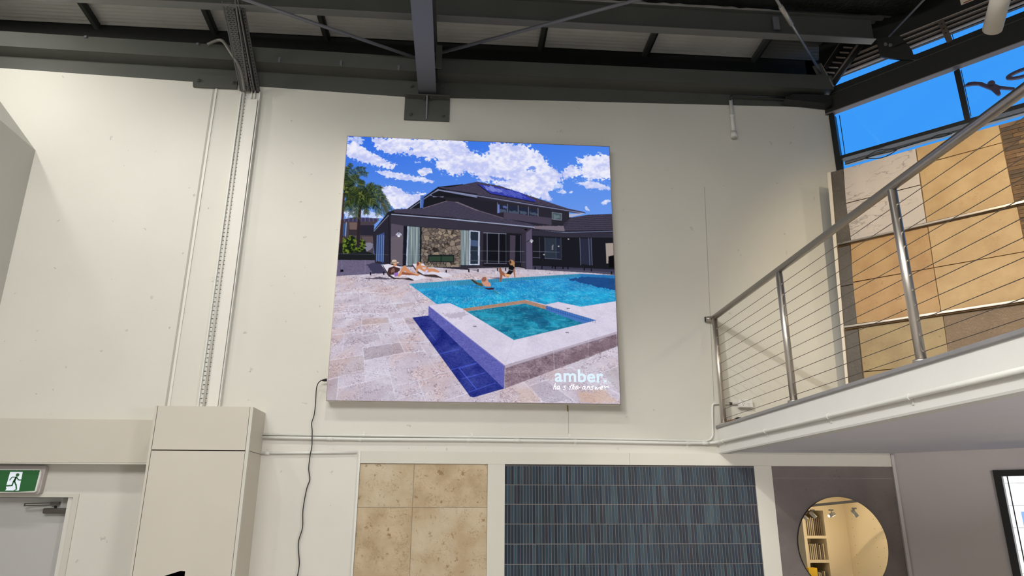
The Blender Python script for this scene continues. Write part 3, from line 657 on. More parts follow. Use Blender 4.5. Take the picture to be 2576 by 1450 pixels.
# drain pipe stub at the top right of the wall
o = thing('pipe_stub', PY(1845, 300), 'short white capped pipe hanging down the upper right of the wall', 'pipe')
MB().tube([PY(1838, 252, -.03), PY(1842, 300, -.03), PY(1845.5, 334, -.03)], .019, 12).build('pipe', PIPE, o, smooth=True)
MB().tube([PY(1841, 288, -.03), PY(1841.5, 294, -.03)], .023, 12).build('collar', PIPE, o, smooth=True)
MB().tube([PY(1845.3, 332, -.03), PY(1846.5, 346, -.03)], [.030, .034], 20).build('end_cap', PIPE, o, smooth=True)
c = PY(1846.8, 347, -.03); MB().tube([c, c-np.array([0, 0, .004])], .028, 20).build('cap_lid', mat('cap_grey', (186, 184, 176), .5), o, smooth=True)
o = thing('black_pipe', PY(1900, 242, -.19), 'thin black pipe along the dark beam feeding the white pipe stub', 'pipe')
MB().tube(smoothpath([PY(1838, 254, -.03), PY(1838, 246, -.06), PY(1841, 240, -.06), PY(1850, 239, -.06)])+[PY(1975, 246, -.06)], .012, 10).build('pipe', mat('black_pipe_paint', (44, 44, 42), .4), o, smooth=True)

# ------------------------------------------------------------------ cable tray, white wall section and dark roof section
def slots(m, a, b, n, wd, hd, y, stag=0.0):
    A = PY(*a, y); B = PY(*b, y)
    for i in range(n):
        c = A+(B-A)*((i+.5)/n); dx = stag*(1 if i % 2 else -1)
        m.box((c[0]+dx-wd/2, y-.0012, c[2]-hd/2), (c[0]+dx+wd/2, y, c[2]+hd/2))
    return m
ct = thing('cable_trunking', PY(560, 900), 'white perforated cable tray and trunking running down the wall to the column casing', 'cable tray')
def vstrip(name, xt, xb, y0, mt, yt=232, yb=1023, th=.02, par=ct):
    return MB().prism([PY(xt[0], yt, y0), PY(xt[1], yt, y0), PY(xb[1], yb, y0), PY(xb[0], yb, y0)], (0, -y0 if th is None else th, 0)).build(name, mt, par)
vstrip('tray_base', (606, 655), (498, 552), -.03, PIPE, th=.029)
vstrip('tray_flange', (605, 608), (496, 499), -.055, PIPE, th=.03)
TW = mat('trunking_white', (224, 221, 211), .5)
vstrip('trunking_cover', (622, 648), (521, 547), -.06, TW, yt=250, th=.03)
vstrip('trunking_side', (653, 655), (549, 552), -.05, PIPE, th=.04)
m = MB(); slots(m, (611.5, 236), (505.5, 1020), 78, .016, .005, -.031, .003); m.build('slot', mat('slot_dark', (60, 54, 48), .9), ct, kind='stuff')
m = MB(); slots(m, (619, 236), (517, 1020), 78, .0115, .005, -.061, .0); m.build('slot', MATS['slot_dark'], ct, kind='stuff')
pipe([PY(614.5, 232, -.04), PY(512.5, 1023, -.04)], .0115, TW, ct, name='conduit')
pipe([PY(634, 229, -.045), PY(631.5, 250, -.045)], .009, TW, ct, name='conduit')
pipe([PY(642, 229, -.045), PY(639.5, 250, -.045)], .009, TW, ct, name='conduit')
# dark section bridging to the purlin
dt = thing('roof_cable_tray', PY(600, 120, -.3), 'dark perforated cable tray with conduits bridging from wall to roof purlin', 'cable tray')
def tp(x, y):       # plane through the tray: wall end at y=232, roof end at purlin
    t = max(0, min(1, (232-y)/224.0)); e0 = -.05; 
    return PY(x, y, e0-(.50)*t)
def tstrip(name, xt, xb, mt, dz=.006, yt=6, yb=231, off=0.0):
    n = 6; V = []
    L_ = []; R_ = []
    for i in range(n+1):
        y = yb+(yt-yb)*i/n; s = i/n
        L_.append(tp(xb[0]+(xt[0]-xb[0])*s, y)+np.array([0, off, 0])); R_.append(tp(xb[1]+(xt[1]-xb[1])*s, y)+np.array([0, off, 0]))
    m = MB()
    for i in range(n): m.prism([L_[i], R_[i], R_[i+1], L_[i+1]], (0, dz, dz*.3))
    return m.build(name, mt, dt)
TR = mat('tray_grey', (96, 96, 93), .4, metal=.3)
tstrip('perforated_base', (560, 583), (606, 629), TR)
tstrip('backing', (584, 606), (629, 650), BLACK, off=.02)
tstrip('rail', (589, 594), (633, 637), TR, off=-.01)
tstrip('side_rail', (606, 614), (647, 655), mat('tray_dark', (62, 62, 60), .4, metal=.3), off=-.01)
tstrip('side_rail', (558, 560.5), (604, 606.5), TR, off=-.015)
for q, (xt, xb, r) in enumerate((((594), (627), .0095), ((600), (641), .0095))):
    MB().tube([tp(xb+(xt-xb)*i/6, 231+(4-231)*i/6)-np.array([0, .022, 0]) for i in range(7)]+[tp(xt-2, -20)-np.array([0, .3, 0])], r, 8).build('conduit', TR, dt, smooth=True)
m = MB()
for k in range(44):
    s = (k+.5)/44; y = 10+s*215; xl = 562+s*46
    for j in (0, 1):
        x = xl+4+j*9+(2.5 if k % 2 else -.5); P = tp(x, y)-np.array([0, .0015, 0]); Q = tp(x+6, y)-np.array([0, .0015, 0]); d = (tp(x, y+1.7)-tp(x, y))
        m.prism([P, Q, Q+d, P+d], (0, -.001, 0))
m.build('slot', BLACK, dt, kind='stuff')
m = MB()
for k in range(26):
    s = (k+.5)/26; y = 12+s*212
    for x in (591.5+s*43.5, 609.5+s*41):
        P = tp(x, y)-np.array([0, .013, 0]); m.box((P[0]-.005, P[1]-.001, P[2]-.006), (P[0]+.005, P[1], P[2]+.006))
m.build('hole', BLACK, dt, kind='stuff')
o = thing('bent_conduit', PY(560, 110, -.2), 'grey conduit bending out of the roof edge into the cable tray', 'pipe')
zz = [(522, 112, -.21), (535, 106, -.215), (548, 101.5, -.22), (558, 102, -.24), (566, 110, -.25), (575, 124, -.25), (587, 143, -.24), (598, 160, -.22), (606, 178, -.17), (611, 200, -.12), (615, 228, -.08)]
MB().tube(smoothpath([PY(*p) for p in zz]), .0145, 12).build('pipe', mat('conduit_grey', (112, 110, 104), .4), o, smooth=True)

# ------------------------------------------------------------------ balustrade
bl = thing('balustrade', (XE+.07, -2, ZT), 'stainless steel cable balustrade along the mezzanine edge', 'railing')
XR = XE+.03
def yat(px, py): return PX(px, py, XR)[1]
posts = [yat(1821, 1066), yat(1997, 1009), yat(2319, 912)]; posts.append(posts[2]-1.42); posts.append(posts[3]-1.42)
ZR = PX(1880, 738, XR)[2]
for i, y in enumerate(posts):
    MB().tube([(XR, y, ZT+.004), (XR, y, ZR-.02)], .0254, 24).build('post', INOX, bl, smooth=True)
    p_ = MB().tube([(XR, y, ZT+.002), (XR, y, ZT+.018)], .042, 28).build('base_flange', INOX, bl, smooth=True)
MB().tube([(XR, -8.5, ZR), (XR, -.06, ZR)], .0254, 24).build('handrail', INOXD, bl, smooth=True)
MB().tube([(XR, -.10, ZR), (XR, -.055, ZR), (XR-.03, -.03, ZR), (XR-.055, -.02, ZR)], .026, 20).build('end_elbow', INOXD, bl, smooth=True)
MB().tube([(XR-.055, -.02, ZR), (XR-.065, -.016, ZR)], .024, 20).build('end_cap', BLACK, bl, smooth=True)
zc0 = [PX(1810+q*.02, 770+q/3.816, XR)[2] for q in (190, 1070)]
for k in range(11):
    z = zc0[0]+(zc0[1]-zc0[0])*k/10
    MB().tube([(XR, -8.5, z), (XR, posts[0], z)], .0020, 6).build('cable', mat('wire_rope', (120, 112, 104), .4, metal=.8), bl)
    for y in posts[:4]:
        MB().tube([(XR, y-.036, z), (XR, y-.024, z)], .0045, 8).build('cable_ferrule', INOX, bl)

# ------------------------------------------------------------------ stone display board on the mezzanine
OFB = -.4
db = thing('stone_display', PW(2300, 900, OFB), 'tall angled display board faced with marble, sandstone and slate samples on the mezzanine', 'display board')
def bq(name, pts, mt, th=.012, off=0.0, bev=.0015):
    m = MB(); m.prism([PW(x, y, OFB+off) for x, y in pts], WN*th); o = m.build(name, mt, db)
    return bevel(o, bev, 1) if bev else o
bq('back_panel', [(2086, 437), (2640, 280), (2640, 900), (2134, 1040)], mat('board_ply', (132, 106, 74), .8), .03, .014, 0)
bq('edge_strip', [(2080.5, 434.5), (2089.5, 433), (2138, 1010), (2131, 1012)], mat('edge_cream', (222, 212, 196), .5), .04, -.004)
DS = stone('dark_basalt', (92, 84, 76), (78, 71, 64), (112, 104, 94), bs=26, ss=20, st=.66)
MARB = mat('white_marble', (208, 198, 190), .35, col2=(196, 186, 178), vscale=1.5, spots=((150, 140, 134), 6, .64), stretch=(2.2, 2.2, .8), detail=8, vein=((132, 122, 116), 5, .02, .42, .75, (.8, .8, 2.4), (.5, .6, .3)))
GOLD = stone('gold_sandstone', (194, 164, 118), (178, 146, 100), (164, 122, 76), bs=20, ss=22, st=.68, vn=26, vm=.5, vst=.5, vs=5, bump=.25)
GOLD2 = stone('honey_sandstone', (186, 150, 102), (170, 132, 84), (150, 110, 68), bs=20, ss=9, st=.64, vn=26, vm=.5, vst=.5, vs=5, bump=.25)
OLIV = stone('olive_limestone', (168, 146, 104), (152, 130, 92), (118, 94, 66), bs=20, ss=10, st=.66, vn=26, vm=.5, vst=.5, vs=5, bump=.25)
BRN = stone('brown_granite', (128, 106, 80), (112, 92, 70), (146, 128, 102), bs=60, ss=60, st=.60, bump=.4)
# dark strip
bq('tile', [(2091, 433.5), (2120, 425.5), (2140, 608), (2107, 615)], DS)
bq('tile', [(2108.5, 624), (2138.5, 617), (2147, 714.5), (2114, 721)], DS)
bq('tile', [(2114.5, 722.5), (2147, 716), (2156, 817), (2124, 823)], DS)
bq('tile', [(2126, 834), (2158, 828), (2172, 965), (2137, 975)], DS)
# upper zone
bq('tile', [(2122, 425), (2302.5, 374), (2315, 464.5), (2128, 511)], MARB)
bq('tile', [(2128.2, 513), (2315.2, 466.5), (2330, 560), (2141, 607)], MARB)
bq('tile', [(2304.5, 373), (2512, 314.5), (2520.5, 358.5), (2311, 414.5)], GOLD)
bq('tile', [(2311.2, 416.3), (2520.8, 360), (2552, 509.5), (2331.5, 560)], GOLD)
# middle zone
bq('tile', [(2139.5, 612), (2333, 571), (2348, 673.5), (2145.5, 709.5)], GOLD2)
bq('tile', [(2146, 711.5), (2348.3, 675), (2366.5, 785.5), (2156, 815)], GOLD2)
bq('tile', [(2334.5, 570), (2558.5, 521), (2576, 608), (2580, 632), (2349.5, 673)], GOLD)
bq('tile', [(2349.8, 674.7), (2580, 633.7), (2640, 623), (2640, 747), (2368, 785.5)], GOLD)
# lower zone
bq('tile', [(2159.5, 827), (2371.5, 796), (2389, 915), (2172, 935)], OLIV)
bq('tile', [(2172.3, 937), (2389.3, 916.5), (2398, 990), (2181, 1010)], OLIV)
bq('tile', [(2373, 795.5), (2640, 757), (2640, 890), (2398, 985)], BRN)
# ledger stone on the right
LD = [mat('ledger_%s' % n, c, .8, var=.2, vscale=18, bump=.8, bscale=40, stretch=(.5, .5, 3)) for n, c in zip('abcd', ((122, 96, 70), (108, 86, 66), (134, 108, 82), (96, 80, 66)))]
for z0_, (xa0, ya0, xb0, yb0), nrow in (('u', (2514, 314, 2553, 509), 20), ('m', (2560, 520, 2584, 632), 12)):
    for i in range(nrow):
        s0_ = i/nrow; s1_ = (i+1)/nrow
        xl0 = xa0+(xb0-xa0)*s0_; yl0 = ya0+(yb0-ya0)*s0_; xl1 = xa0+(xb0-xa0)*s1_; yl1 = ya0+(yb0-ya0)*s1_
        sl = -.27+.07*((yl0-314)/200.0); xx = 0.0
        while xx < 80:
            ww = 22+rng.rand()*30; th = rng.rand()*.006
            bq('ledger_stone', [(xl0+xx+.3, yl0+sl*xx+.4), (xl0+xx+ww-.3, yl0+sl*(xx+ww)+.4), (xl1+xx+ww-.3, yl1+sl*(xx+ww)-.2), (xl1+xx+.3, yl1+sl*xx-.2)], LD[rng.randint(4)], .012+th, -th, .001)
            xx += ww
# metal ledge rails
RL = mat('ledge_alu', (150, 140, 128), .3, metal=.8)
for (a, b) in (((2106, 617.5), (2640, 495)), ((2123, 826), (2640, 748.5))):
    A = PW(*a, OFB-.035); B = PW(*b, OFB-.035)
    m = MB(); m.prism([A, B, B+WN*.035, A+WN*.035], (0, 0, .006)); m.prism([A, B, B+np.array([0, 0, .018]), A+np.array([0, 0, .018])], WN*.004); m.build('ledge_rail', RL, db)

# ------------------------------------------------------------------ lamps in view
sp = thing('track_spotlight', PY(2505, 0, -3.2), 'white cylinder spotlight hanging at the top right photo corner', 'lamp')
A = PY(2496.5, 74, -3.2); B = PY(2521, -20, -3.4); d = (B-A)/np.linalg.norm(B-A)
MB().tube([A, A+d*.30], .047, 32).build('shade', mat('lamp_white', (205, 198, 184), .45), sp, smooth=True)
MB().tube([A-d*.001, A+d*.002], .040, 32).build('lens', BLACK, sp)
MB().tube([A+d*.30, A+d*.36], .012, 12).build('stem', WPL, sp, smooth=True)
tp_ = A+d*.36; MB().tube([tp_, (tp_[0], tp_[1], 6.9)], .006, 8).build('drop_rod', WPL, sp)
o = thing('light_batten', PZ(2430, 0, 6.4), 'end of a white strip light fitting at the top edge of the photo', 'lamp')
a = PZ(2417.8, 13.5, 6.4); b = PZ(2413.7, -6, 6.4); e = PZ(2480, -12, 6.4)-a
MB().prism([a, a+e, b+e, b], (0, 0, .06)).build('body', mat('batten_cream', (214, 200, 178), .5), o)
a2 = PZ(2424, 9, 6.398); MB().prism([a2, a2+e*.7, a2+e*.7+(b-a)*.12, a2+(b-a)*.12], (0, 0, -.001)).build('label_strip', mat('label_red', (150, 86, 60), .6), o)
# dark stand at the lower left
ds = thing('info_stand', PY(440, 1500, -2.6), 'top corner of a dark panel stand in front of the column casing', 'stand')
A = PY(454, 1437, -2.6); B = PY(466, 1438, -2.6); C_ = PY(410, 1451, -2.6); 
dirx = np.array([-.55, -.45, 0.0]); 
MB().prism([A, B, B-np.array([0, 0, .5]), A-np.array([0, 0, .5])], (C_-A)*np.array([1, 0, 1])*6+np.array([0, 0, 0.0])).build('panel', mat('stand_black', (58, 56, 52), .4), ds)
cx = A[0]-.12
MB().box((cx-.03, -2.62, .02), (cx+.03, -2.56, A[2]-.3)).build('pole', BLACK, ds)
MB().box((cx-.2, -2.8, 0), (cx+.2, -2.4, .02)).build('base', BLACK, ds)
# ------------------------------------------------------------------ nook seen in the mirror (stands below the mezzanine, out of frame)
def MR(x, y, d): P = PY(x, y, d-.06); return np.array([P[0], -.06-P[1], P[2]])      # point whose mirror image sits behind the wall
NY = 3.4
nk = mat('nook_paint', (222, 205, 170), .6); nz1 = 2.27
k0 = MR(2127, 1300, NY); kx = k0[0]
nook = thing('wall_nook', (kx, -NY, 0), None, None, kind='structure')
sx1 = MR(2078, 1350, NY)[0]; sx0 = MR(2030, 1350, NY)[0]
MB().box((sx1, -NY-.5, 0), (kx, -NY, nz1)).build('return_wall', nk, nook)
MB().box((kx, -NY-.5, 0), (kx+.12, -2.2, nz1)).build('peg_wall', nk, nook)
MB().box((sx0-.1, -NY-.6, nz1), (kx+.12, -2.0, nz1+.04)).build('nook_ceiling', mat('nook_white', (225, 215, 195), .7), nook)
m = MB()
for i in range(14):
    for yy in (-3.25, -2.75, -2.6): m.box((kx-.002, yy-.0035, 2.1-i*.11-.0035), (kx, yy+.0035, 2.1-i*.11+.0035))
m.build('peg_hole', BLACK, nook, kind='stuff')
sh = thing('sample_shelf', (sx0, -NY, 0), 'cream shelf of upright tile samples, seen in the round mirror', 'shelf')
MB().box((sx0-.04, -NY-.45, 0), (sx0, -NY, nz1)).build('side', nk, sh)
MB().box((sx0-.04, -NY-.47, 0), (sx1, -NY-.45, nz1)).build('back', nk, sh)
shz = [MR(2055, 1352, NY)[2], MR(2060, 1413, NY)[2]]; shz.append(shz[1]*2-shz[0])
for z in shz: MB().box((sx0, -NY-.45, z-.018), (sx1, -NY, z+.018)).build('shelf_board', nk, sh)
MB().box((sx0, -NY-.02, MR(2050, 1285, NY)[2]), (sx1, -NY, nz1)).build('head_rail', nk, sh)
tm = [mat('sample_a', (196, 180, 150), .6), mat('sample_b', (120, 100, 78), .6), mat('sample_c', (92, 84, 74), .6)]
for z, h, sn in ((shz[0], .23, 'top'), (shz[1], .2, 'middle'), (shz[2], .16, 'lowest')):
    n = 9; 
    for i in range(n):
        x = sx0+.015+(sx1-sx0-.03)*i/n; kk = 0 if i < 5 else rng.randint(3)
        MB().box((x, -NY-.40, z+.019), (x+.014, -NY-.04, z+.019+h-.02*rng.rand())).build('tile_sample', tm[kk], None, label='%s upright tile sample, %s from the left on the %s shelf in the mirror' % (('cream', 'brown', 'dark')[kk], ('first', 'second', 'third', 'fourth', 'fifth', 'sixth', 'seventh', 'eighth', 'ninth')[i], sn), category='tile sample', group='tile samples on the reflected shelf')
# dark glazed shopfront frame left of the shelf, seen in the mirror
o = thing('glass_partition', (sx0-.4, -NY-.5, 0), 'dark framed glass partition at the left rim of the round mirror reflection', 'partition')
for zz_ in (.0, 1.05, 1.55, 1.95, 2.2): MB().box((sx0-.9, -NY-.55, zz_), (sx0-.06, -NY-.5, zz_+.03)).build('rail', mat('partition_blue', (120, 150, 190), .5), o)
MB().box((sx0-.9, -NY-.58, 0), (sx0-.06, -NY-.56, 2.25)).build('panel', mat('partition_dark', (44, 54, 66), .3, col2=(92, 100, 84), vscale=5), o)
# yellow item
P = MR(2042, 1440, NY-.35); MB().box((P[0]-.06, P[1]-.05, P[2]-.10), (P[0]+.05, P[1]+.05, P[2]+.05)).build('yellow_box', mat('yellow', (240, 190, 20), .5), None, label='bright yellow box at the lower left of the round mirror reflection', category='box')
P2 = MR(2042, 1440, NY-.35); MB().box((P2[0]-.08, P2[1]-.08, 0), (P2[0]+.08, P2[1]+.08, P2[2]-.10)).build('plinth', nk, None, label='cream plinth under the yellow box below the round mirror reflection', category='plinth')
# track with heads
tr = thing('ceiling_track', MR(2095, 1270, 2.4), 'grey lighting track reflected in the upper part of the round mirror', 'lamp track')
TG = mat('track_grey', (150, 144, 130), .5)
a = MR(2028, 1277, 2.6); b = MR(2180, 1262, 2.1); MB().prism([a, b, b+np.array([0, 0, .03]), a+np.array([0, 0, .03])], (0, .035, 0)).build('track', TG, tr)
LW = mat('lamp_face', (255, 240, 205), .5, emis=(255, 236, 200), estr=3.0)
for i, (x, y, dx, dy, dd) in enumerate(((2045, 1296, .028, -.035, 2.55), (2092, 1296, -.045, -.014, 2.4), (2150, 1292, .025, -.04, 2.2), (2023, 1301, .03, -.03, 2.6))):
    c = MR(x, y, dd); o = thing('spotlight', c, ('small white track spotlight in the mirror, ' + ('second from the left', 'the lit one in the middle', 'rightmost over the pegboard wall', 'leftmost at the mirror rim')[i]), 'lamp', group='track spotlights reflected in the mirror')
    d = np.array([dx, .012, dy]); d = d/np.linalg.norm(d)*.045
    MB().tube([c-d, c+d], .022, 16).build('shade', mat('head_white', (214, 204, 180), .5), o, smooth=True)
    MB().tube([c+d*1.0, c+d*1.02], .018, 16).build('lens', LW if i == 1 else BLACK, o)
    MB().tube([c, c+np.array([0, 0, .05])], .005, 8).build('stem', TG, o)
    MB().box((c[0]-.025, c[1]-.012, c[2]+.048), (c[0]+.025, c[1]+.012, c[2]+.062)).build('adapter', TG, o)
light('nook_spot', 'SPOT', (kx-.55, -1.9, 2.12), 26, (1, .82, .55), aim=(kx, -2.5, 1.3), spot_size=math.radians(58), spot_blend=.4, shadow_soft_size=0)
light('nook_spot', 'POINT', (kx-.5, -2.6, 1.9), 7, (1, .84, .6), shadow_soft_size=0)
light('nook_spot', 'POINT', (sx1-.2, -2.9, 1.7), 4, (1, .84, .6), shadow_soft_size=0)
# ================================================================== LIGHT BOX with its printed picture
LY = -.105
c4 = [PY(*p, LY) for p in ((872.5, 341.5), (1532.5, 368.5), (1563, 1016.5), (820.5, 1011))]
LX0 = (c4[0][0]+c4[3][0])/2; LX1 = (c4[1][0]+c4[2][0])/2; LZ1 = (c4[0][2]+c4[1][2])/2; LZ0 = (c4[2][2]+c4[3][2])/2
lb = thing('light_box', ((LX0+LX1)/2, LY/2, LZ0), 'large square backlit light box picture of a dark house with a blue pool', 'light box')
ALU = mat('frame_alu', (150, 140, 136), .4, metal=.5)
MB().box((LX0+.004, LY+.004, LZ0+.004), (LX1-.004, -.001, LZ1-.004)).build('case', mat('case_white', (226, 222, 214), .5), lb)
m = MB(); fwid = .006
m.box((LX0, LY-.002, LZ0), (LX1, LY+.02, LZ0+fwid)).box((LX0, LY-.002, LZ1-fwid), (LX1, LY+.02, LZ1)).box((LX0, LY-.002, LZ0+fwid), (LX0+fwid, LY+.02, LZ1-fwid)).box((LX1-fwid, LY-.002, LZ0+fwid), (LX1, LY+.02, LZ1-fwid))
m.build('frame', ALU, lb)

# cord of the light box
pp = [(812, 957.3, -.06), (808, 957.8, -.06), (800, 965.5, -.055), (795.7, 981, -.045), (794, 1012, -.035), (790.5, 1043, -.03), (784.5, 1062, -.035), (783.6, 1069, -.035), (785.3, 1083, -.037), (785, 1100, -.037), (784.5, 1124, -.037), (780, 1146.5, -.032), (776.5, 1180, -.025), (779.3, 1207, -.012), (771, 1232, -.02), (762, 1284, -.03), (761, 1328, -.03), (750.3, 1367, -.02), (753, 1417, -.03), (749, 1447, -.03), (744, 1490, -.03)]
pth = [PY(*p) for p in pp]; pth.append(np.array([pth[-1][0]-.02, -.03, .3]))
co = MB().tube(smoothpath(pth), .0042, 8).build('power_cord', BLACK, lb, smooth=True, label='black power cord hanging down the wall')
MB().tube([PY(822, 956.5, -.06), PY(816, 957, -.06), PY(810, 957.5, -.06)], [.013, .012, .006], 12).build('plug', BLACK, co, smooth=True)


def vnoise(x, y, seed):
    r = np.random.RandomState(seed).rand(256, 256); xi = np.floor(x).astype(int); yi = np.floor(y).astype(int)
    fx = x-xi; fy = y-yi; fx = fx*fx*(3-2*fx); fy = fy*fy*(3-2*fy)
    a = r[yi % 256, xi % 256]; b = r[yi % 256, (xi+1) % 256]; c = r[(yi+1) % 256, xi % 256]; d = r[(yi+1) % 256, (xi+1) % 256]
    return (a*(1-fx)+b*fx)*(1-fy)+(c*(1-fx)+d*fx)*fy
def fbm(x, y, seed, o=5, g=.55):
    s = 0; a = 1; t = 0
    for i in range(o): s = s+a*vnoise(x*2**i+i*17.3, y*2**i+i*9.1, seed+i); t += a; a *= g
    return s/t
def sst(a, b, x): t = np.clip((x-a)/(b-a), 0, 1); return t*t*(3-2*t)
def pip(X, Y, pts):
    ins = np.zeros(X.shape, bool); n = len(pts); j = n-1
    for i in range(n):
        xi, yi = pts[i]; xj, yj = pts[j]
        if yi != yj:
            c = ((yi > Y) != (yj > Y)) & (X < (xj-xi)*(Y-yi)/(yj-yi)+xi); ins ^= c
        j = i
    return ins
def ZA(l): return [(800+x/3.625, 320+y/3.625) for x, y in l]
def ZBm(l): return [(1150+x/3.6256, 320+y/3.6256) for x, y in l]
def ZCm(l): return [(800+x/3.92, 680+y/3.92) for x, y in l]
def ZD(l): return [(1150+x/3.8156, 680+y/3.8156) for x, y in l]

def paint(X, Y):
    n = X.size; C = np.zeros((n, 3))
    n1 = fbm(X/14, Y/11, 1); n2 = fbm(X/5, Y/4, 20); n3 = fbm(X/60, Y/40, 40, 4)
    def col(c): return np.array(c, float)
    def put(mask, c, a=1.0):
        c = np.array(c, float)
        if c.ndim == 1: C[mask] = C[mask]*(1-a)+c*a
        else: C[mask] = C[mask]*(1-a)+c[mask]*a
    def poly(pts, c, a=1.0, warp=0.0, box=True):
        P = np.array(pts); lo = P.min(0)-warp-1; hi = P.max(0)+warp+1
        idx = np.nonzero((X >= lo[0]) & (X <= hi[0]) & (Y >= lo[1]) & (Y <= hi[1]))[0]
        if idx.size == 0: return idx
        x = X[idx]; y = Y[idx]
        if warp: x = x+(n2[idx]-.5)*warp*2.2+(n1[idx]-.5)*warp*1.5; y = y+(fbm(X[idx]/5+50, Y[idx]/4, 60)-.5)*warp*3.0
        k = idx[pip(x, y, pts)]
        if c is not None:
            c = np.array(c, float); cc = c if c.ndim == 1 else c[k]
            C[k] = C[k]*(1-a)+cc*a
        return k
    def line(p0, p1, w_, c, a=1.0):
        p0 = np.array(p0, float); p1 = np.array(p1, float); d = p1-p0; L2 = d@d
        lo = np.minimum(p0, p1)-w_-1; hi = np.maximum(p0, p1)+w_+1
        idx = np.nonzero((X >= lo[0]) & (X <= hi[0]) & (Y >= lo[1]) & (Y <= hi[1]))[0]
        if idx.size == 0: return
        qx = X[idx]-p0[0]; qy = Y[idx]-p0[1]; t = np.clip((qx*d[0]+qy*d[1])/L2, 0, 1); dd = np.hypot(qx-t*d[0], qy-t*d[1])
        m_ = np.clip((w_/2+.5-dd), 0, 1)*a; C[idx] = C[idx]*(1-m_[:, None])+np.array(c, float)*m_[:, None]
    def lines(pts, w_, c, a=1.0):
        for i in range(len(pts)-1): line(pts[i], pts[i+1], w_, c, a)
    # ---- sky
    t = np.clip((Y-341)/220, 0, 1)[:, None]; s = np.clip((X-870)/660, 0, 1)[:, None]
    C[:] = (col((48, 108, 228))*(1-t)+col((104, 152, 236))*t)*(1-s*.55)+(col((88, 146, 240))*(1-t)+col((112, 158, 238))*t)*(s*.55)
    cl_sh = sst(.3, .68, .5*fbm(X/36, Y/22, 90, 5)+.5*fbm(X/9, Y/6, 95, 4))[:, None]; CLC = col((247, 245, 255))*cl_sh+col((196, 202, 246))*(1-cl_sh)
    big = ZA([(480, 95), (1400, 110)])+ZBm([(60, 128), (100, 210), (230, 270), (300, 240), (290, 170), (330, 140), (500, 150), (640, 180), (700, 200), (760, 260), (830, 330), (880, 380), (960, 420), (965, 470), (880, 540), (830, 600), (860, 690), (700, 640), (480, 575), (330, 500), (220, 490), (150, 430), (60, 390)])+ZA([(1290, 450), (1120, 385), (1065, 330), (1100, 290), (1010, 290), (880, 270), (800, 235), (640, 250), (520, 180)])
    clouds = [(ZA([(255, 165), (330, 135), (400, 175), (560, 275), (640, 320), (715, 345), (690, 378), (560, 358), (420, 325), (330, 290), (260, 262)]), 4, 1),
              (ZA([(255, 84), (390, 84), (420, 130), (380, 150), (262, 130)]), 7, .55), (big, 7, 1),
              (ZA([(520, 405), (640, 400), (760, 420), (900, 455), (1000, 470), (1062, 492), (1040, 508), (930, 497), (780, 485), (620, 455)]), 3, .85),
              (ZA([(900, 395), (960, 375), (1040, 378), (1045, 415), (990, 430), (975, 452), (930, 440)]), 3, .95), (ZA([(880, 315), (940, 315), (940, 328), (890, 326)]), 3, .6),
              (ZA([(575, 540), (700, 540), (770, 575), (810, 612), (985, 600), (930, 680), (860, 740), (700, 750), (640, 700), (590, 640)]), 4, 1),
              (ZA([(240, 760), (420, 740), (560, 790), (600, 830), (400, 835), (240, 830)]), 6, .5),
              (ZBm([(1070, 270), (1130, 290), (1180, 262), (1290, 255), (1398, 262), (1400, 470), (1200, 482), (1150, 440), (1060, 455), (975, 465), (965, 400), (1030, 350), (1130, 385), (1160, 340), (1100, 320)]), 5, 1),
              (ZBm([(1080, 510), (1200, 488), (1395, 540), (1400, 575), (1200, 562)]), 5, .8),
              (ZBm([(900, 600), (960, 565), (1000, 590), (960, 612)]), 3, .6), (ZBm([(1300, 700), (1350, 663), (1392, 680), (1330, 715)]), 3, .8), (ZBm([(1160, 730), (1185, 725), (1210, 762), (1175, 758)]), 2, .6), (ZBm([(1020, 592), (1058, 578), (1050, 606)]), 2, .7),
              (ZBm([(840, 520), (960, 520), (960, 560), (840, 570)]), 5, .5)]
    for pts, wp, a in clouds:
        poly(pts, CLC, a*.3, wp*2.6); poly(pts, CLC, a*.4, wp*1.8); poly(pts, CLC, a*.6, wp*1.3); poly(pts, CLC, a*.8, wp)
    for pts in (ZBm([(640, 370), (720, 350), (715, 400), (640, 400)]), ZBm([(290, 455), (400, 460), (520, 490), (440, 490), (300, 480)]), ZA([(820, 190), (870, 190), (870, 215), (830, 215)])): poly(pts, (88, 130, 232), .75, 5)
    # ---- paving (far and near)
    gx = (X-1180)/np.maximum(Y-560, 8); dep = 1/np.maximum(Y-560, 8)*1000      # simple ground perspective
    st = fbm(gx*9, dep*3.2, 110, 5); st2 = fbm(X/3.2, Y/1.7, 130, 3, .7)
    st3 = fbm(X/2.2, Y/1.3, 160, 2, .8); grit = (.35+sst(.42, .62, fbm(X/22, Y/9, 180, 3)))[:, None]
    base = col((206, 196, 210))+(st[:, None]-.5)*col((34, 42, 40))+(st2[:, None]-.5)*col((44, 44, 40))*grit*1.6-sst(.58, .75, st3)[:, None]*col((60, 64, 60))*grit*.7
    warmth = sst(.5, .7, fbm(gx*4+9, dep*1.5, 150))[:, None]; base = base+warmth*col((2, -6, -14))
    ground = Y > 690; put(ground, base)
    kk = poly([(800, 660), (1000, 668), (1560, 668), (1570, 700), (1570, 720), (800, 720)], base*.985)
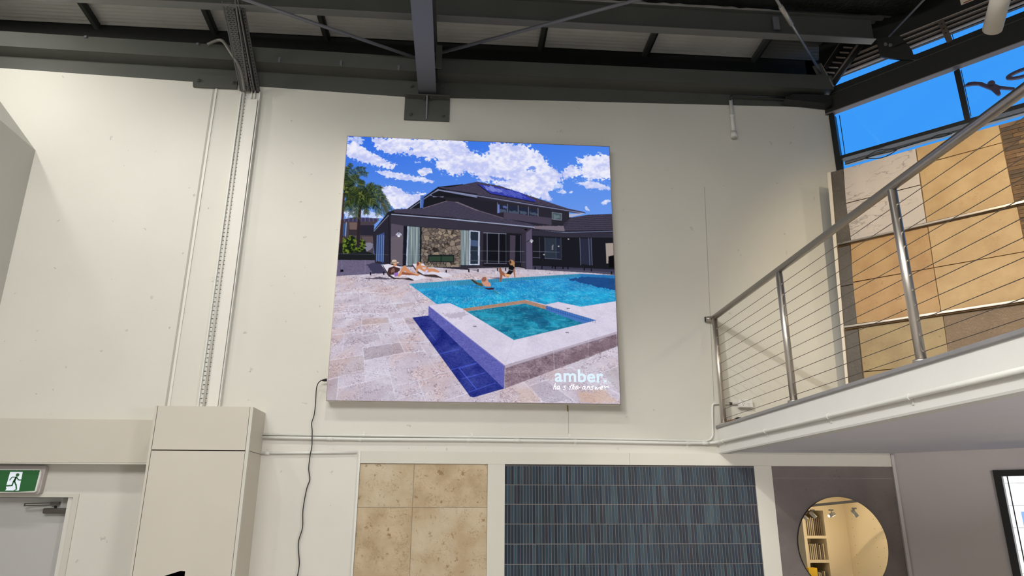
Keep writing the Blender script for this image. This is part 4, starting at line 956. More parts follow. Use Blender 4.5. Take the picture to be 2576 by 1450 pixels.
    # individual paver tones
    pav = [ZCm([(430, 490), (690, 465), (715, 520), (432, 545)]), ZCm([(845, 478), (940, 468), (985, 520), (880, 532)]), ZCm([(447, 770), (800, 712), (852, 812), (455, 890)]), ZCm([(110, 895), (445, 835), (462, 1000), (90, 1075)]), ZCm([(300, 650), (600, 600), (615, 695), (260, 730)]),
           ZCm([(160, 300), (410, 280), (412, 305), (160, 340)]), ZCm([(770, 345), (950, 315), (960, 345), (790, 380)]), ZCm([(85, 1085), (200, 1065), (185, 1290), (72, 1290)]), ZCm([(205, 1180), (560, 1090), (730, 1140), (765, 1290), (185, 1290)]), ZCm([(470, 120), (600, 120), (590, 145), (470, 140)])]
    for i, p in enumerate(pav): poly(p, (150, 138, 148) if i % 3 else (168, 146, 140), [.32, .28, .42, .28, .22, .22, .30, .35, .12, .2][i], 2)
    for p in (ZCm([(285, 440), (415, 420), (415, 440), (290, 455)]), ZCm([(408, 195), (490, 188), (495, 210), (410, 212)]), ZCm([(690, 480), (840, 470), (920, 610), (780, 640)]), ZCm([(545, 440), (675, 430), (690, 465), (550, 475)]), ZCm([(470, 890), (660, 860), (700, 1030), (465, 1090)])): poly(p, (226, 222, 240), .4, 2)
    J = (232, 232, 250)
    for l in ([(120, 890), (440, 835)], [(440, 760), (455, 900), (468, 1100)], [(430, 490), (436, 650)], [(415, 340), (418, 440)], [(410, 240), (412, 300)], [(538, 370), (555, 440)], [(580, 545), (628, 725)], [(665, 865), (770, 1290)], [(780, 645), (856, 815)], [(836, 478), (920, 615)], [(680, 430), (715, 520)], [(285, 440), (280, 500)],
              [(260, 630), (240, 800)], [(205, 1060), (180, 1290)], [(85, 1085), (430, 990), (720, 1040)], [(200, 1165), (470, 1100), (700, 1045)], [(450, 765), (800, 712), (1000, 715), (1120, 700)], [(455, 895), (860, 815), (1060, 800)], [(436, 650), (630, 620), (930, 610)], [(430, 545), (710, 520), (860, 480)], [(150, 640), (430, 610)], [(285, 440), (690, 425), (860, 410)],
              [(1000, 715), (1190, 1020)], [(980, 1085), (1060, 1290)], [(760, 1140), (1080, 1070), (1190, 1020), (1330, 990)], [(770, 1275), (1020, 1210)], [(1250, 1290), (1480, 1215)], [(160, 365), (410, 345), (760, 330), (900, 315)], [(155, 430), (290, 425)], [(600, 300), (635, 350)], [(690, 240), (720, 300)], [(740, 330), (795, 415)], [(820, 285), (840, 325)], [(170, 240), (400, 215), (700, 230)], [(512, 250), (522, 330)], [(330, 200), (325, 245)], [(1110, 850), (1200, 830)], [(1340, 1265), (1365, 1290)]):
        lines(ZCm(l), 1.5, J, .55)
    lines(ZCm([(868, 122), (1050, 415)]), 1.0, (150, 140, 150), .5)
    for l in ([(0, 1215), (150, 1160)], [(640, 1080), (820, 1270)], [(845, 1055), (1150, 1275)], [(700, 1110), (870, 1050)], [(1090, 930), (1565, 1200)], [(1390, 985), (1555, 915)], [(930, 960), (1090, 930)]): lines(ZD(l), 1.6, J, .6)
    poly(ZD([(700, 1110), (860, 1060), (1090, 1240), (900, 1275), (820, 1260)]), (160, 150, 170), .35, 2)
    poly(ZD([(1390, 985), (1555, 920), (1565, 1195)]), (165, 168, 178), .35, 3)
    poly(ZD([(1170, 1180), (1400, 1150), (1560, 1270), (1180, 1270)]), (214, 178, 150), .5, 8)
    poly(ZD([(570, 1150), (700, 1140), (800, 1250), (600, 1270)]), (200, 176, 160), .35, 5)
    # ---- background left: house, bush
    poly(ZA([(180, 840), (240, 850), (245, 1010), (180, 1150)]), (60, 52, 66))
    poly(ZA([(232, 860), (560, 848), (500, 900), (510, 1210), (180, 1215), (230, 1000)]), (74, 64, 72))
    poly(ZA([(235, 840), (330, 822), (560, 832), (540, 855), (400, 862), (236, 862)]), (62, 58, 88))
    for i in range(9): line(*ZA([(250+i*36, 828), (240+i*38, 860)]), 1, (150, 150, 190), .7)
    poly(ZA([(285, 870), (385, 870), (380, 940), (290, 940)]), (112, 92, 88)); poly(ZA([(230, 880), (262, 880), (258, 995), (226, 995)]), (54, 84, 130))
    for i in range(12): line(*ZA([(285+i*7, 938), (285+i*7, 985)]), .8, (26, 22, 30))
    line(*ZA([(280, 937), (500, 945)]), 1.2, (24, 22, 30)); poly(ZA([(385, 895), (515, 895), (500, 990), (385, 985)]), (40, 38, 52))
    line(*ZA([(258, 870), (250, 995)]), 1.5, (190, 190, 210)); poly(ZA([(400, 1000), (520, 1000), (510, 1055), (400, 1050)]), (92, 80, 84))
    poly(ZA([(400, 1060), (500, 1055), (500, 1100), (440, 1145), (400, 1140)]), (128, 126, 146), 1, 2)
    g = sst(.42, .62, n2)[:, None]; LEAF = (col((22, 36, 20))*(1-g)+col((120, 142, 48))*g)*(.45+.75*fbm(X/4, Y/4, 75)[:, None]*1.2)
    poly(ZA([(225, 1010), (300, 985), (345, 1015), (420, 1020), (440, 1080), (420, 1150), (210, 1160), (215, 1060)]), LEAF, 1, 5)
    poly(ZA([(185, 1060), (225, 1060), (225, 1160), (430, 1130), (520, 1160), (520, 1215), (180, 1215)]), (28, 30, 34))
    poly(ZA([(180, 1212), (530, 1215), (640, 1330), (166, 1360)]), col((106, 98, 126))+(st2[:, None]-.5)*30)
    poly(ZA([(440, 1250), (560, 1230), (620, 1330), (500, 1340)]), (44, 44, 70), .7, 2)
    # ---- palms
    rr = np.random.RandomState(5); PALM = col((24, 34, 22))*(1-g)+col((104, 116, 54))*g
    poly(ZA([(228, 600), (246, 590), (236, 800), (218, 1060), (198, 1060), (216, 800)]), (70, 46, 44)); poly(ZA([(378, 640), (402, 640), (385, 900), (380, 1100), (350, 1100), (356, 900)]), (44, 36, 42))
    def frond(p0, pc, p1, w_=1.0):
        n_ = 16; pts = [tuple((1-t_)**2*p0[k_]+2*(1-t_)*t_*pc[k_]+t_*t_*p1[k_] for k_ in (0, 1)) for t_ in np.linspace(0, 1, n_)]
        for i in range(n_-1):
            dx = pts[i+1][0]-pts[i][0]; dy = pts[i+1][1]-pts[i][1]; L_ = math.hypot(dx, dy); dx /= L_; dy /= L_
            lines(ZA([pts[i], pts[i+1]]), 1.2, (62, 66, 36))
            for k_ in range(3):
                px = pts[i][0]+dx*L_*k_/3; py = pts[i][1]+dy*L_*k_/3; ll = (26+rr.rand()*30)*(1-.5*i/n_)*w_; q_ = rr.rand()
                c_ = (128, 134, 66) if q_ > .93 else ((66, 80, 40) if q_ > .55 else ((34, 48, 28) if q_ > .25 else (16, 24, 20)))
                for sg_ in (-1, 1):
                    ex = dx*.55-dy*sg_*.8; ey = dy*.55+dx*sg_*.8+.45; lines(ZA([(px, py), (px+ll*ex, py+ll*ey)]), .8, c_, .95)
    c0 = (246, 560); c1 = (392, 620)
    for e_, k_ in (((300, 330), (262, 400)), ((432, 378), (300, 330)), ((455, 425), (330, 370)), ((420, 505), (330, 440)), ((250, 420), (240, 470)), ((370, 450), (300, 420)), ((350, 620), (320, 520)), ((300, 700), (300, 560)), ((262, 360), (236, 420))): frond(c0, k_, e_, 1.0)
    for e_, k_ in (((245, 770), (250, 600)), ((300, 800), (300, 620)), ((252, 640), (290, 560)), ((300, 500), (330, 560)), ((400, 488), (380, 540)), ((500, 520), (450, 520)), ((585, 560), (500, 500)), ((608, 650), (540, 520)), ((655, 755), (590, 560)), ((630, 800), (560, 600)), ((560, 800), (520, 620)), ((440, 790), (450, 680)), ((350, 820), (350, 690)), ((520, 720), (470, 620)), ((420, 720), (400, 650)), ((268, 720), (270, 640)), ((340, 560), (360, 570))): frond(c1, k_, e_, 1.25)
    for cx, cy in ((246, 560), (392, 620)): poly(ZA([(cx-22, cy-25), (cx+25, cy-28), (cx+38, cy+50), (cx-14, cy+60)]), PALM, 1, 5)
    poly(ZA([(560, 640), (640, 720), (670, 770), (600, 800), (570, 740)]), (96, 84, 52), .45, 9)
    # ---- main house
    RT = col((76, 70, 92))
    roofn = (np.sin((Y-(X-1150)*.16)*2.1) > .2)[:, None]
    ROOF = RT*(1-.28*roofn)+(st2[:, None]-.5)*18
    poly(ZA([(497, 965), (640, 775), (700, 752), (810, 748), (1095, 545), (1320, 560), (1450, 640), (1450, 1290), (690, 1270), (520, 1240)])+[], (44, 40, 54))
    poly(ZBm([(0, 610), (400, 660), (1020, 790), (1040, 830), (1420, 800), (1438, 1300), (0, 1290)]), (40, 38, 50))
    poly(ZA([(810, 748), (1095, 545), (1320, 520), (1450, 590), (1450, 770), (900, 760)]), (26, 26, 34))
    # upper roof
    poly(ZA([(1090, 545), (1200, 550), (1450, 498)])+ZBm([(190, 500), (400, 540), (700, 640), (1000, 740), (1170, 778), (1110, 790), (730, 735), (0, 600)])+ZA([(1268, 605)]), ROOF)
    poly(ZBm([(190, 522), (330, 540), (560, 590), (720, 672), (705, 684), (310, 608)]), (52, 62, 168)); poly(ZBm([(240, 535), (330, 545), (420, 590), (300, 590)]), (150, 160, 230), .7, 4); poly(ZBm([(380, 560), (560, 600), (640, 650), (430, 620)]), (110, 124, 214), .5, 5)
    for q in range(5): line(*ZBm([(250+q*85, 530+q*18), (340+q*90, 610+q*17)]), .8, (34, 40, 120), .6)
    lines(ZBm([(190, 525), (300, 607), (705, 684)]), 1.6, (18, 18, 34))
    lines(ZA([(830, 745), (1100, 560), (1268, 585), (1450, 612)])+ZBm([(0, 592), (400, 655), (760, 715), (1170, 785)]), 1.2, (30, 30, 40))
    poly(ZA([(1090, 566), (1450, 628), (1450, 645), (1100, 580), (1030, 612), (1050, 640), (1150, 632), (1140, 642), (1020, 625)])+[], (120, 128, 160))
    lines(ZA([(835, 748), (1030, 612), (1095, 572), (1450, 628)])+ZBm([(0, 598), (400, 662), (760, 722), (1150, 785)]), 1.8, (134, 142, 176))
    poly(ZA([(1150, 640), (1450, 650), (1450, 760), (1170, 670)])+[], (38, 37, 46)); poly(ZBm([(0, 640), (370, 690), (365, 800), (0, 690)]), (36, 34, 44))
    poly(ZBm([(365, 668), (1020, 770), (1020, 860), (860, 890), (860, 830), (365, 790)]), (42, 40, 50))
    poly(ZBm([(1020, 795), (1170, 785), (1120, 800), (1022, 825)]), (176, 180, 206))
    for (x0, y0, x1, y1) in ((372, 706, 458, 790), (466, 716, 553, 800), (562, 730, 645, 806), (655, 745, 735, 816)):
        poly(ZBm([(x0, y0), (x1, y0+12), (x1, y1+6), (x0, y1-6)]), (34, 40, 62)); poly(ZBm([(x0+4, y1-42), (x1-4, y1-32), (x1-4, y1-6), (x0+4, y1-14)]), (96, 110, 130), .6, 3)
    poly(ZBm([(372, 706), (386, 708), (386, 788), (372, 788)]), (110, 130, 210)); poly(ZBm([(420, 720), (455, 724), (455, 745), (420, 740)]), (120, 140, 220), .6, 2)
    for x_ in (368, 460, 557, 650, 738): line(*ZBm([(x_, 690+(x_-368)*.14), (x_, 800+(x_-368)*.05)]), 1.3, (128, 136, 160))
    poly(ZBm([(868, 780), (952, 790), (950, 848), (868, 838)]), (70, 84, 92)); poly(ZBm([(880, 800), (940, 805), (940, 838), (880, 830)]), (128, 146, 150), .5, 4)
    lines(ZBm([(866, 778), (953, 790), (951, 850), (866, 840), (866, 778)]), 1.1, (146, 152, 176))
    poly(ZBm([(350, 790), (420, 775), (860, 830), (862, 895), (430, 835)]), (72, 66, 84)); poly(ZBm([(350, 790), (425, 776), (425, 832), (350, 800)]), (40, 38, 50))
    # right wing roof
    poly(ZBm([(970, 880), (1040, 825), (1200, 800), (1412, 792), (1420, 945), (975, 950)]), ROOF*.82)
    for q in range(8): line(*ZBm([(1040-q*9, 828+q*15), (1415, 800+q*19)]), 1.1, (120, 112, 134), .45)
    poly(ZBm([(690, 930), (700, 900), (970, 900), (980, 950), (840, 945)]), (118, 108, 122), 1, 1)
    lines(ZBm([(690, 940), (980, 962), (1420, 950)]), 1.8, (120, 128, 160)); lines(ZBm([(690, 930), (980, 954), (1420, 942)]), 1.4, (20, 20, 28))
    # lower roof left wing
    poly(ZA([(680, 752), (960, 738), (1175, 672), (1260, 680), (1450, 780), (1450, 850), (1200, 820), (700, 780)])+[], ROOF)
    poly(ZBm([(0, 680), (200, 760), (420, 830), (650, 880), (715, 898), (690, 912), (0, 835)]), ROOF)
    lines(ZA([(960, 740), (1175, 674)]), 1.4, (126, 112, 124)); lines(ZA([(1255, 684), (1450, 762)])+ZBm([(0, 684), (200, 765), (420, 830)]), 1.2, (120, 108, 122))
    poly(ZA([(932, 622), (966, 622), (960, 738), (930, 738)]), (70, 104, 180)); line(*ZA([(938, 630), (936, 735)]), 1.2, (150, 180, 235)); line(*ZA([(932, 655), (965, 655)]), 1, (30, 50, 110))
    # fascia
    poly(ZA([(500, 950), (640, 775), (680, 765), (700, 780), (1450, 850), (1450, 866), (670, 800), (645, 810), (505, 965)])+[], (30, 30, 40))
    lines(ZA([(672, 796), (1200, 838), (1450, 862)])+ZBm([(0, 846), (400, 884), (700, 914)]), 2.6, (160, 168, 196)); lines(ZA([(510, 950), (643, 805)]), 1.6, (140, 148, 176))
    # walls
    WLc = col((60, 54, 66))
    poly(ZA([(655, 805), (1450, 868), (1450, 1310), (660, 1250)]), (46, 43, 56)); poly(ZBm([(0, 858), (700, 922), (690, 1300), (0, 1290)]), (50, 46, 58))
    poly(ZA([(500, 965), (650, 815), (660, 1255), (520, 1215)]), (40, 38, 50)); poly(ZA([(535, 990), (605, 960), (600, 1240), (530, 1215)]), (58, 78, 130))
    for x_ in (540, 560, 582, 600): line(*ZA([(x_, 985), (x_-6, 1225)]), 1.2, (150, 180, 230), .8)
    line(*ZA([(645, 812), (655, 1250)]), 1.6, (18, 18, 24))
    poly(ZA([(668, 830), (780, 890), (770, 1270), (664, 1240)]), (86, 78, 94)); poly(ZA([(668, 810), (1450, 868), (1450, 940), (782, 900), (668, 880)]), (56, 52, 66))
    poly(ZBm([(0, 862), (630, 930), (630, 960), (240, 962), (0, 936)]), (54, 50, 64))
    poly(ZA([(666, 1000), (775, 990), (770, 1265), (664, 1235)]), (104, 94, 106), 1)
    poly(ZA([(712, 975), (735, 955), (762, 975), (764, 988), (706, 988)]), (180, 180, 200)); poly(ZA([(722, 988), (750, 988), (745, 1003), (728, 1003)]), (236, 236, 246)); line(*ZA([(737, 940), (737, 975)]), 1.0, (20, 20, 26))
    # glazing, curtains, stone chimney
    poly(ZA([(782, 900), (1450, 945), (1450, 1270), (775, 1270)]), (34, 40, 54)); poly(ZA([(782, 905), (815, 908), (805, 1270), (775, 1268)]), (22, 24, 36))
    fo_ = vnoise(X*.55, Y*.015, 300)[:, None]; CU_ = col((78, 92, 98))*(1-fo_)+col((168, 182, 186))*fo_
    poly(ZA([(825, 906), (936, 914), (930, 1260), (812, 1265)]), CU_)
    poly(ZA([(815, 905), (828, 906), (816, 1265), (803, 1265)]), (176, 190, 210)); poly(ZA([(930, 912), (946, 914), (940, 1260), (927, 1258)]), (20, 24, 34))
    # stones by nearest random site
    ids = poly(ZA([(946, 914), (1300, 940), (1298, 1275), (940, 1280)]), None)
    if ids.size:
        sx = rr.rand(150)*102+1058; sy = rr.rand(150)*106+568
        d2 = (X[ids][:, None]-sx)**2+((Y[ids][:, None]-sy)*1.15)**2; o2 = np.sort(d2, 1); ii = d2.argmin(1); e = np.sqrt(o2[:, 1])-np.sqrt(o2[:, 0])
        tone = rr.rand(150)[:, None]; sc_ = col((88, 78, 76))*(1-tone)+col((158, 142, 126))*tone; cc_ = sc_[ii]+(n2[ids][:, None]-.5)*30
        cc_ = cc_*(.42+.58*sst(.2, 1.3, e)[:, None]); C[ids] = cc_
    poly(ZA([(1005, 1165), (1245, 1165), (1240, 1235), (1000, 1230)]), (30, 34, 36)); poly(ZA([(1015, 1180), (1235, 1178), (1232, 1225), (1012, 1222)]), (48, 66, 54)); line(*ZA([(1122, 1160), (1122, 1240)]), 1.5, (10, 12, 14))
    poly(ZA([(1302, 940), (1382, 945), (1378, 1260), (1298, 1258)]), CU_); poly(ZBm([(35, 940), (112, 945), (110, 1258), (30, 1258)]), CU_)
    poly(ZBm([(112, 942), (208, 950), (204, 1260), (110, 1258)]), (196, 204, 226)); poly(ZBm([(122, 952), (194, 958), (190, 1250), (120, 1250)]), (38, 48, 62)); poly(ZBm([(124, 1030), (190, 1036), (190, 1090), (124, 1084)]), (80, 100, 140), .8)
    poly(ZBm([(238, 960), (630, 975), (622, 1290), (234, 1270)]), (28, 26, 34)); poly(ZBm([(270, 972), (446, 980), (446, 1240), (270, 1238)]), (18, 18, 26))
    for x_, a_ in ((274, .9), (380, 1), (445, .4)): line(*ZBm([(x_, 970), (x_, 1240)]), 1.3, (150, 156, 180), a_)
    line(*ZBm([(240, 964), (446, 974)]), 1.5, (150, 156, 180)); line(*ZBm([(245, 1242), (450, 1246)]), 1.3, (130, 136, 160))
    poly(ZBm([(482, 985), (532, 990), (526, 1250), (480, 1250)]), (70, 62, 78)); poly(ZBm([(534, 988), (585, 992), (582, 1240), (532, 1238)]), (20, 20, 28)); line(*ZBm([(580, 990), (578, 1235)]), 1, (110, 120, 160))
    poly(ZBm([(586, 975), (630, 975), (625, 1290), (586, 1270)]), (52, 48, 62))
    poly(ZBm([(628, 965), (682, 925), (688, 1300), (630, 1298)]), (88, 80, 104)); poly(ZBm([(682, 935), (980, 965), (1420, 958), (1440, 1330), (1100, 1300), (690, 1290)]), (26, 26, 34))
    poly(ZBm([(685, 940), (980, 966), (1420, 960), (1420, 1010), (980, 1005), (685, 990)]), (50, 48, 62))
    poly(ZBm([(800, 1010), (900, 1015), (900, 1200), (800, 1195)]), (44, 52, 66)); poly(ZBm([(905, 1015), (945, 1017), (945, 1200), (905, 1200)]), (36, 42, 60))
    for x_ in (750, 798, 900, 946): line(*ZBm([(x_, 1008), (x_+4, 1200)]), 1.0, (96, 104, 130), .8)
    line(*ZBm([(690, 1190), (755, 1192)]), 1, (120, 128, 160)); line(*ZBm([(800, 1198), (948, 1206)]), 1, (120, 128, 160))
    poly(ZBm([(862, 1085), (878, 1070), (876, 1120), (862, 1120)]), (150, 150, 160), .7)
    poly(ZBm([(1115, 1015), (1225, 1018), (1230, 1260), (1130, 1250)]), (40, 44, 62))
    for x_ in (1118, 1200, 1222): line(*ZBm([(x_, 1012), (x_+10, 1260)]), 1.4, (126, 130, 160), .8)
    poly(ZBm([(1355, 1060), (1425, 1058), (1428, 1170), (1380, 1180), (1378, 1245), (1362, 1245)]), col((176, 164, 156))-(np.sin(X*2.6)[:, None] > .2)*30)
    poly(ZBm([(1380, 1180), (1430, 1168), (1436, 1280), (1385, 1285)]), (10, 10, 14))
    for p in ((1015, 1022), (925, 1088), (792, 1163)): poly(ZBm([(p[0]-8, p[1]-5), (p[0]+8, p[1]-5), (p[0]+6, p[1]+6), (p[0]-6, p[1]+6)]), (190, 186, 180))
    poly(ZBm([(660, 1030), (680, 1022), (694, 1035), (692, 1045), (662, 1045)]), (170, 170, 186)); poly(ZBm([(670, 1045), (688, 1045), (684, 1056), (674, 1056)]), (230, 228, 230)); line(*ZBm([(636, 1046), (665, 1030)]), 1.2, (14, 14, 18)); poly(ZBm([(612, 928), (640, 926), (638, 942), (616, 942)]), (14, 14, 18))
    poly(ZBm([(690, 1265), (1440, 1300), (1440, 1350), (1200, 1330), (690, 1300)]), (64, 62, 84), .9); poly(ZBm([(100, 1290), (560, 1278), (620, 1290), (610, 1308), (110, 1305)]), (196, 186, 198), .8)
    # glass pool fence
    line(*ZBm([(40, 1130), (300, 1130), (930, 1142)]) if False else ZBm([(40, 1128), (610, 1135)]), 1.0, (150, 156, 170), .6); line(*ZBm([(690, 1134), (930, 1142)]), 1.0, (150, 156, 170), .6); line(*ZBm([(40, 1215), (620, 1232)]), 1.6, (120, 124, 140), .5)
    line(*ZA([(180, 1155), (640, 1165), ]), 1, (130, 140, 160), .5); line(*ZA([(780, 1160), (1000, 1166)]), 1, (150, 158, 170), .5)
    for x_ in (218, 430): line(*ZA([(x_, 1215), (x_-2, 1345)]), .9, (150, 150, 170), .5)
    poly(ZA([(206, 1300), (232, 1300), (230, 1322), (204, 1322)]), (14, 14, 18))
    for x_, y_ in ((480, 1338), (600, 1335), (1168, 1318), (1376, 1310)): poly(ZA([(x_-6, y_-14), (x_+6, y_-14), (x_+6, y_+14), (x_-6, y_+14)]), (16, 16, 20))
    for x_, y_ in ((107, 1310), (191, 1308), (368, 1300), (441, 1298), (711, 1288), (774, 1284), (868, 1275), (895, 1280), (965, 1283), (1010, 1284), (1160, 1296), (1225, 1305), (1408, 1330)): poly(ZBm([(x_-5, y_-14), (x_+5, y_-14), (x_+5, y_+14), (x_-5, y_+14)]), (14, 14, 20))
    # ---- pool
    wx = (X-1180)/np.maximum(Y-640, 8)*40; wy = 4200/np.maximum(Y-620, 20)
    wv = fbm(wx/1.6+n1*1.5, wy*.9, 170, 4); wave = np.abs(wv-.5)*2; ca = (1-sst(.0, .13, wave))[:, None]
    dpt = np.clip((Y-690)/80, 0, 1)[:, None]
    WAT = col((30, 128, 196))*(1-dpt)+col((28, 160, 208))*dpt; WAT = WAT+(fbm(X/30, Y/9, 190)[:, None]-.5)*col((20, 90, 70)); WAT = WAT*(1-ca*.55)+col((190, 236, 246))*ca*.55
    poly(ZCm([(895, 135), (1500, 92), (1568, 90)])+ZD([(0, 108), (600, 70), (1180, 35), (1515, 50), (1525, 298), (1190, 352), (970, 305), (850, 330), (660, 285), (60, 370), (0, 358)])+ZCm([(1400, 380), (1300, 325), (1170, 335)]), WAT)
    TL = col((66, 160, 200))-((np.mod(X, 3.0) < .8)[:, None])*col((26, 46, 40))
    poly(ZCm([(895, 135), (1500, 92), (1530, 130), (1500, 140), (990, 185)]), TL); poly(ZD([(0, 108), (600, 70), (1180, 36), (1180, 60), (600, 98), (0, 150)]), TL*.92)
    poly(ZD([(1060, 85), (1300, 60), (1515, 75), (1520, 195), (1380, 170), (1180, 120)]), (28, 62, 120), .85, 4); poly(ZD([(1180, 36), (1515, 50), (1515, 80), (1180, 62)]), (40, 112, 176), .8)
    poly(ZCm([(1000, 200), (1568, 180), (1568, 260), (1150, 265)]), (20, 120, 176), .3, 5)
    # ---- raised spa
    cop = col((216, 208, 228))+(st2[:, None]-.5)*24+(st[:, None]-.5)*26
    poly(ZCm([(1090, 350), (1300, 325), (1568, 450)])+ZD([(0, 358), (60, 370), (545, 672), (1335, 482), (850, 332), (970, 305), (1190, 352), (1527, 300), (1540, 590), (460, 915), (0, 560)])+[], cop)
    poly(ZD([(50, 370), (655, 287), (860, 345), (852, 380), (650, 318), (90, 395)]), col((172, 132, 112))+(st2[:, None]-.5)*46)
    SW = col((28, 124, 158))+(fbm(X/22+n3*3, Y/7, 210)[:, None]-.5)*col((50, 110, 110)); c2_ = (1-sst(0, .05, np.abs(fbm(X/16+n3*6, Y/5, 230, 4)-.5)))[:, None]; SW = SW*(1-c2_*.4)+col((140, 214, 224))*c2_*.4
    poly(ZD([(90, 397), (650, 320), (852, 378), (1215, 512), (545, 672)]), SW); poly(ZD([(610, 370), (760, 380), (900, 520), (820, 560), (680, 460)]), (24, 78, 120), .5, 8); poly(ZD([(560, 350), (680, 360), (660, 400), (560, 390)]), (30, 80, 120), .4, 6)
    poly(ZD([(852, 340), (1335, 482), (1215, 512), (852, 385)]), (70, 118, 190))
    for q in range(22): line(*ZD([(862+q*22, 345+q*6.4), (862+q*22, 385+q*5.9)]), .8, (28, 62, 130), .7)
    lines(ZD([(852, 362), (1280, 497)]), .8, (28, 62, 130), .7)
    wallc = col((142, 122, 134))+(st2[:, None]-.5)*90+(n1[:, None]-.5)*70
    poly(ZD([(455, 915), (1545, 588), (1548, 728), (450, 1140)]), wallc); poly(ZD([(455, 915), (1545, 588), (1545, 612), (460, 945)]), (196, 186, 204), .75, 1)
    lines(ZD([(460, 945), (930, 795), (1545, 612)]), .9, (90, 76, 92), .8)
    for l in ([(925, 762), (932, 952)], [(1257, 665), (1258, 830)], [(460, 940), (455, 1140)], [(1528, 600), (1530, 735)]): lines(ZD(l), 1.1, (205, 198, 216), .8)
    poly(ZD([(1100, 790), (1500, 640), (1545, 640), (1548, 720), (1000, 925)]), (112, 92, 100), .45, 8)
    shad = col((96, 98, 176))+(st2[:, None]-.5)*50
    poly(ZCm([(1090, 352)])+ZD([(455, 915), (450, 1140)])+ZCm([(1090, 448)]), shad)
    lines(ZCm([(1090, 352)])+ZD([(455, 922)]), 1.8, (150, 146, 206), .6)
    shg = col((40, 50, 132))+(st2[:, None]-.5)*46+(st[:, None]-.5)*60
    poly(ZCm([(930, 468), (1090, 448)])+ZD([(450, 1138), (160, 1222), (125, 1215)]), shg)
    for l in (ZCm([(1085, 595), (1155, 690)]), ZCm([(1205, 825), (1390, 780)]), ZCm([(1300, 985), (1568, 915)]), ZCm([(1390, 965), (1568, 1180)]), ZCm([(1420, 1070), (1568, 1035)]), ZD([(20, 945), (180, 900)]), ZD([(20, 945), (185, 1145)]), ZD([(95, 1030), (265, 985)]), ZD([(110, 1172), (370, 1082)])): lines(l, 1.3, (84, 104, 226), .85)
    lines(ZD([(545, 672), (455, 915)]), 1, (190, 184, 210), .5); lines(ZD([(640, 648), (900, 760)]), .8, (190, 184, 206), .5); lines(ZCm([(1210, 430), (1490, 410)]), .8, (180, 172, 190), .4)
    poly(ZCm([(1220, 430), (1450, 415), (1490, 440), (1420, 480), (1280, 470)]), (150, 140, 156), .4, 5)
    for p in ((1065, 368), (1055, 600), (168, 540)): poly(ZD([(p[0]-18, p[1]-4), (p[0]+16, p[1]-5), (p[0]+18, p[1]+4), (p[0]-10, p[1]+4)]), (110, 104, 124))
    # ---- sun loungers and bathers
    SK = (206, 142, 104); SKd = (150, 88, 66)
    poly(ZA([(400, 1385), (560, 1368), (690, 1385), (640, 1392)]), (60, 52, 70), .8, 1)
    poly(ZA([(585, 1255), (600, 1255), (650, 1340), (700, 1375), (780, 1380), (830, 1375), (880, 1398), (860, 1402), (780, 1388), (690, 1388), (640, 1360)]), (60, 50, 54))
    poly(ZA([(590, 1256), (640, 1250), (740, 1270), (760, 1330), (860, 1345), (930, 1345), (995, 1378), (880, 1398), (800, 1360), (740, 1368), (690, 1372), (640, 1335)]), (222, 218, 232))
    poly(ZA([(645, 1285), (690, 1270), (750, 1290), (745, 1310), (700, 1345), (650, 1350), (632, 1320)]), (70, 44, 44)); poly(ZA([(660, 1300), (700, 1290), (700, 1320), (670, 1325)]), (170, 130, 116), .6, 3)
    poly(ZA([(690, 1330), (730, 1325), (735, 1360), (700, 1365)]), (150, 112, 186))
    poly(ZA([(725, 1355), (780, 1265), (800, 1262), (808, 1285), (850, 1320), (900, 1340), (935, 1325), (942, 1335), (910, 1360), (830, 1345), (790, 1310), (765, 1350), (735, 1368)]), SK); poly(ZA([(770, 1320), (850, 1335), (900, 1350), (830, 1352), (760, 1345)]), SKd)
    poly(ZA([(690, 1245), (712, 1243), (720, 1262), (700, 1275), (686, 1268)]), SK); poly(ZA([(655, 1244), (672, 1236), (675, 1215), (695, 1209), (715, 1214), (718, 1230), (738, 1234), (735, 1241), (690, 1246)]), (214, 194, 172)); line(*ZA([(673, 1236), (720, 1232)]), 1.2, (70, 44, 40))
    poly(ZA([(855, 1248), (868, 1246), (910, 1310), (960, 1340), (1040, 1340), (1090, 1352), (1140, 1378), (1060, 1372), (980, 1362), (900, 1330)]), (64, 52, 54))
    poly(ZA([(860, 1248), (960, 1245), (1000, 1290), (1110, 1322), (1170, 1328), (1226, 1355), (1135, 1376), (1070, 1345), (960, 1345), (905, 1310)]), (220, 216, 230))
    poly(ZA([(890, 1322), (898, 1250), (910, 1232), (930, 1230), (942, 1242), (938, 1262), (975, 1268), (1010, 1290), (1060, 1290), (1112, 1318), (1100, 1328), (1040, 1318), (990, 1330), (950, 1310), (915, 1290), (905, 1328)]), SK)
    poly(ZA([(900, 1236), (915, 1230), (925, 1250), (905, 1268)]), (120, 70, 50)); poly(ZA([(968, 1325), (985, 1305), (1002, 1302), (995, 1340), (975, 1342)]), (206, 196, 232)); poly(ZA([(950, 1275), (985, 1280), (980, 1300), (955, 1295)]), (214, 190, 190))
    # seated woman
    poly(ZBm([(472, 1222), (490, 1210), (512, 1216), (526, 1240), (522, 1290), (505, 1260), (490, 1262), (478, 1250)]), (176, 130, 88)); poly(ZBm([(475, 1222), (490, 1216), (495, 1240), (480, 1250)]), (60, 44, 44))
    poly(ZBm([(470, 1265), (500, 1262), (524, 1280), (520, 1310), (490, 1345), (445, 1340), (470, 1310)]), (18, 18, 24)); line(*ZBm([(465, 1300), (512, 1312)]), .9, (190, 190, 200))
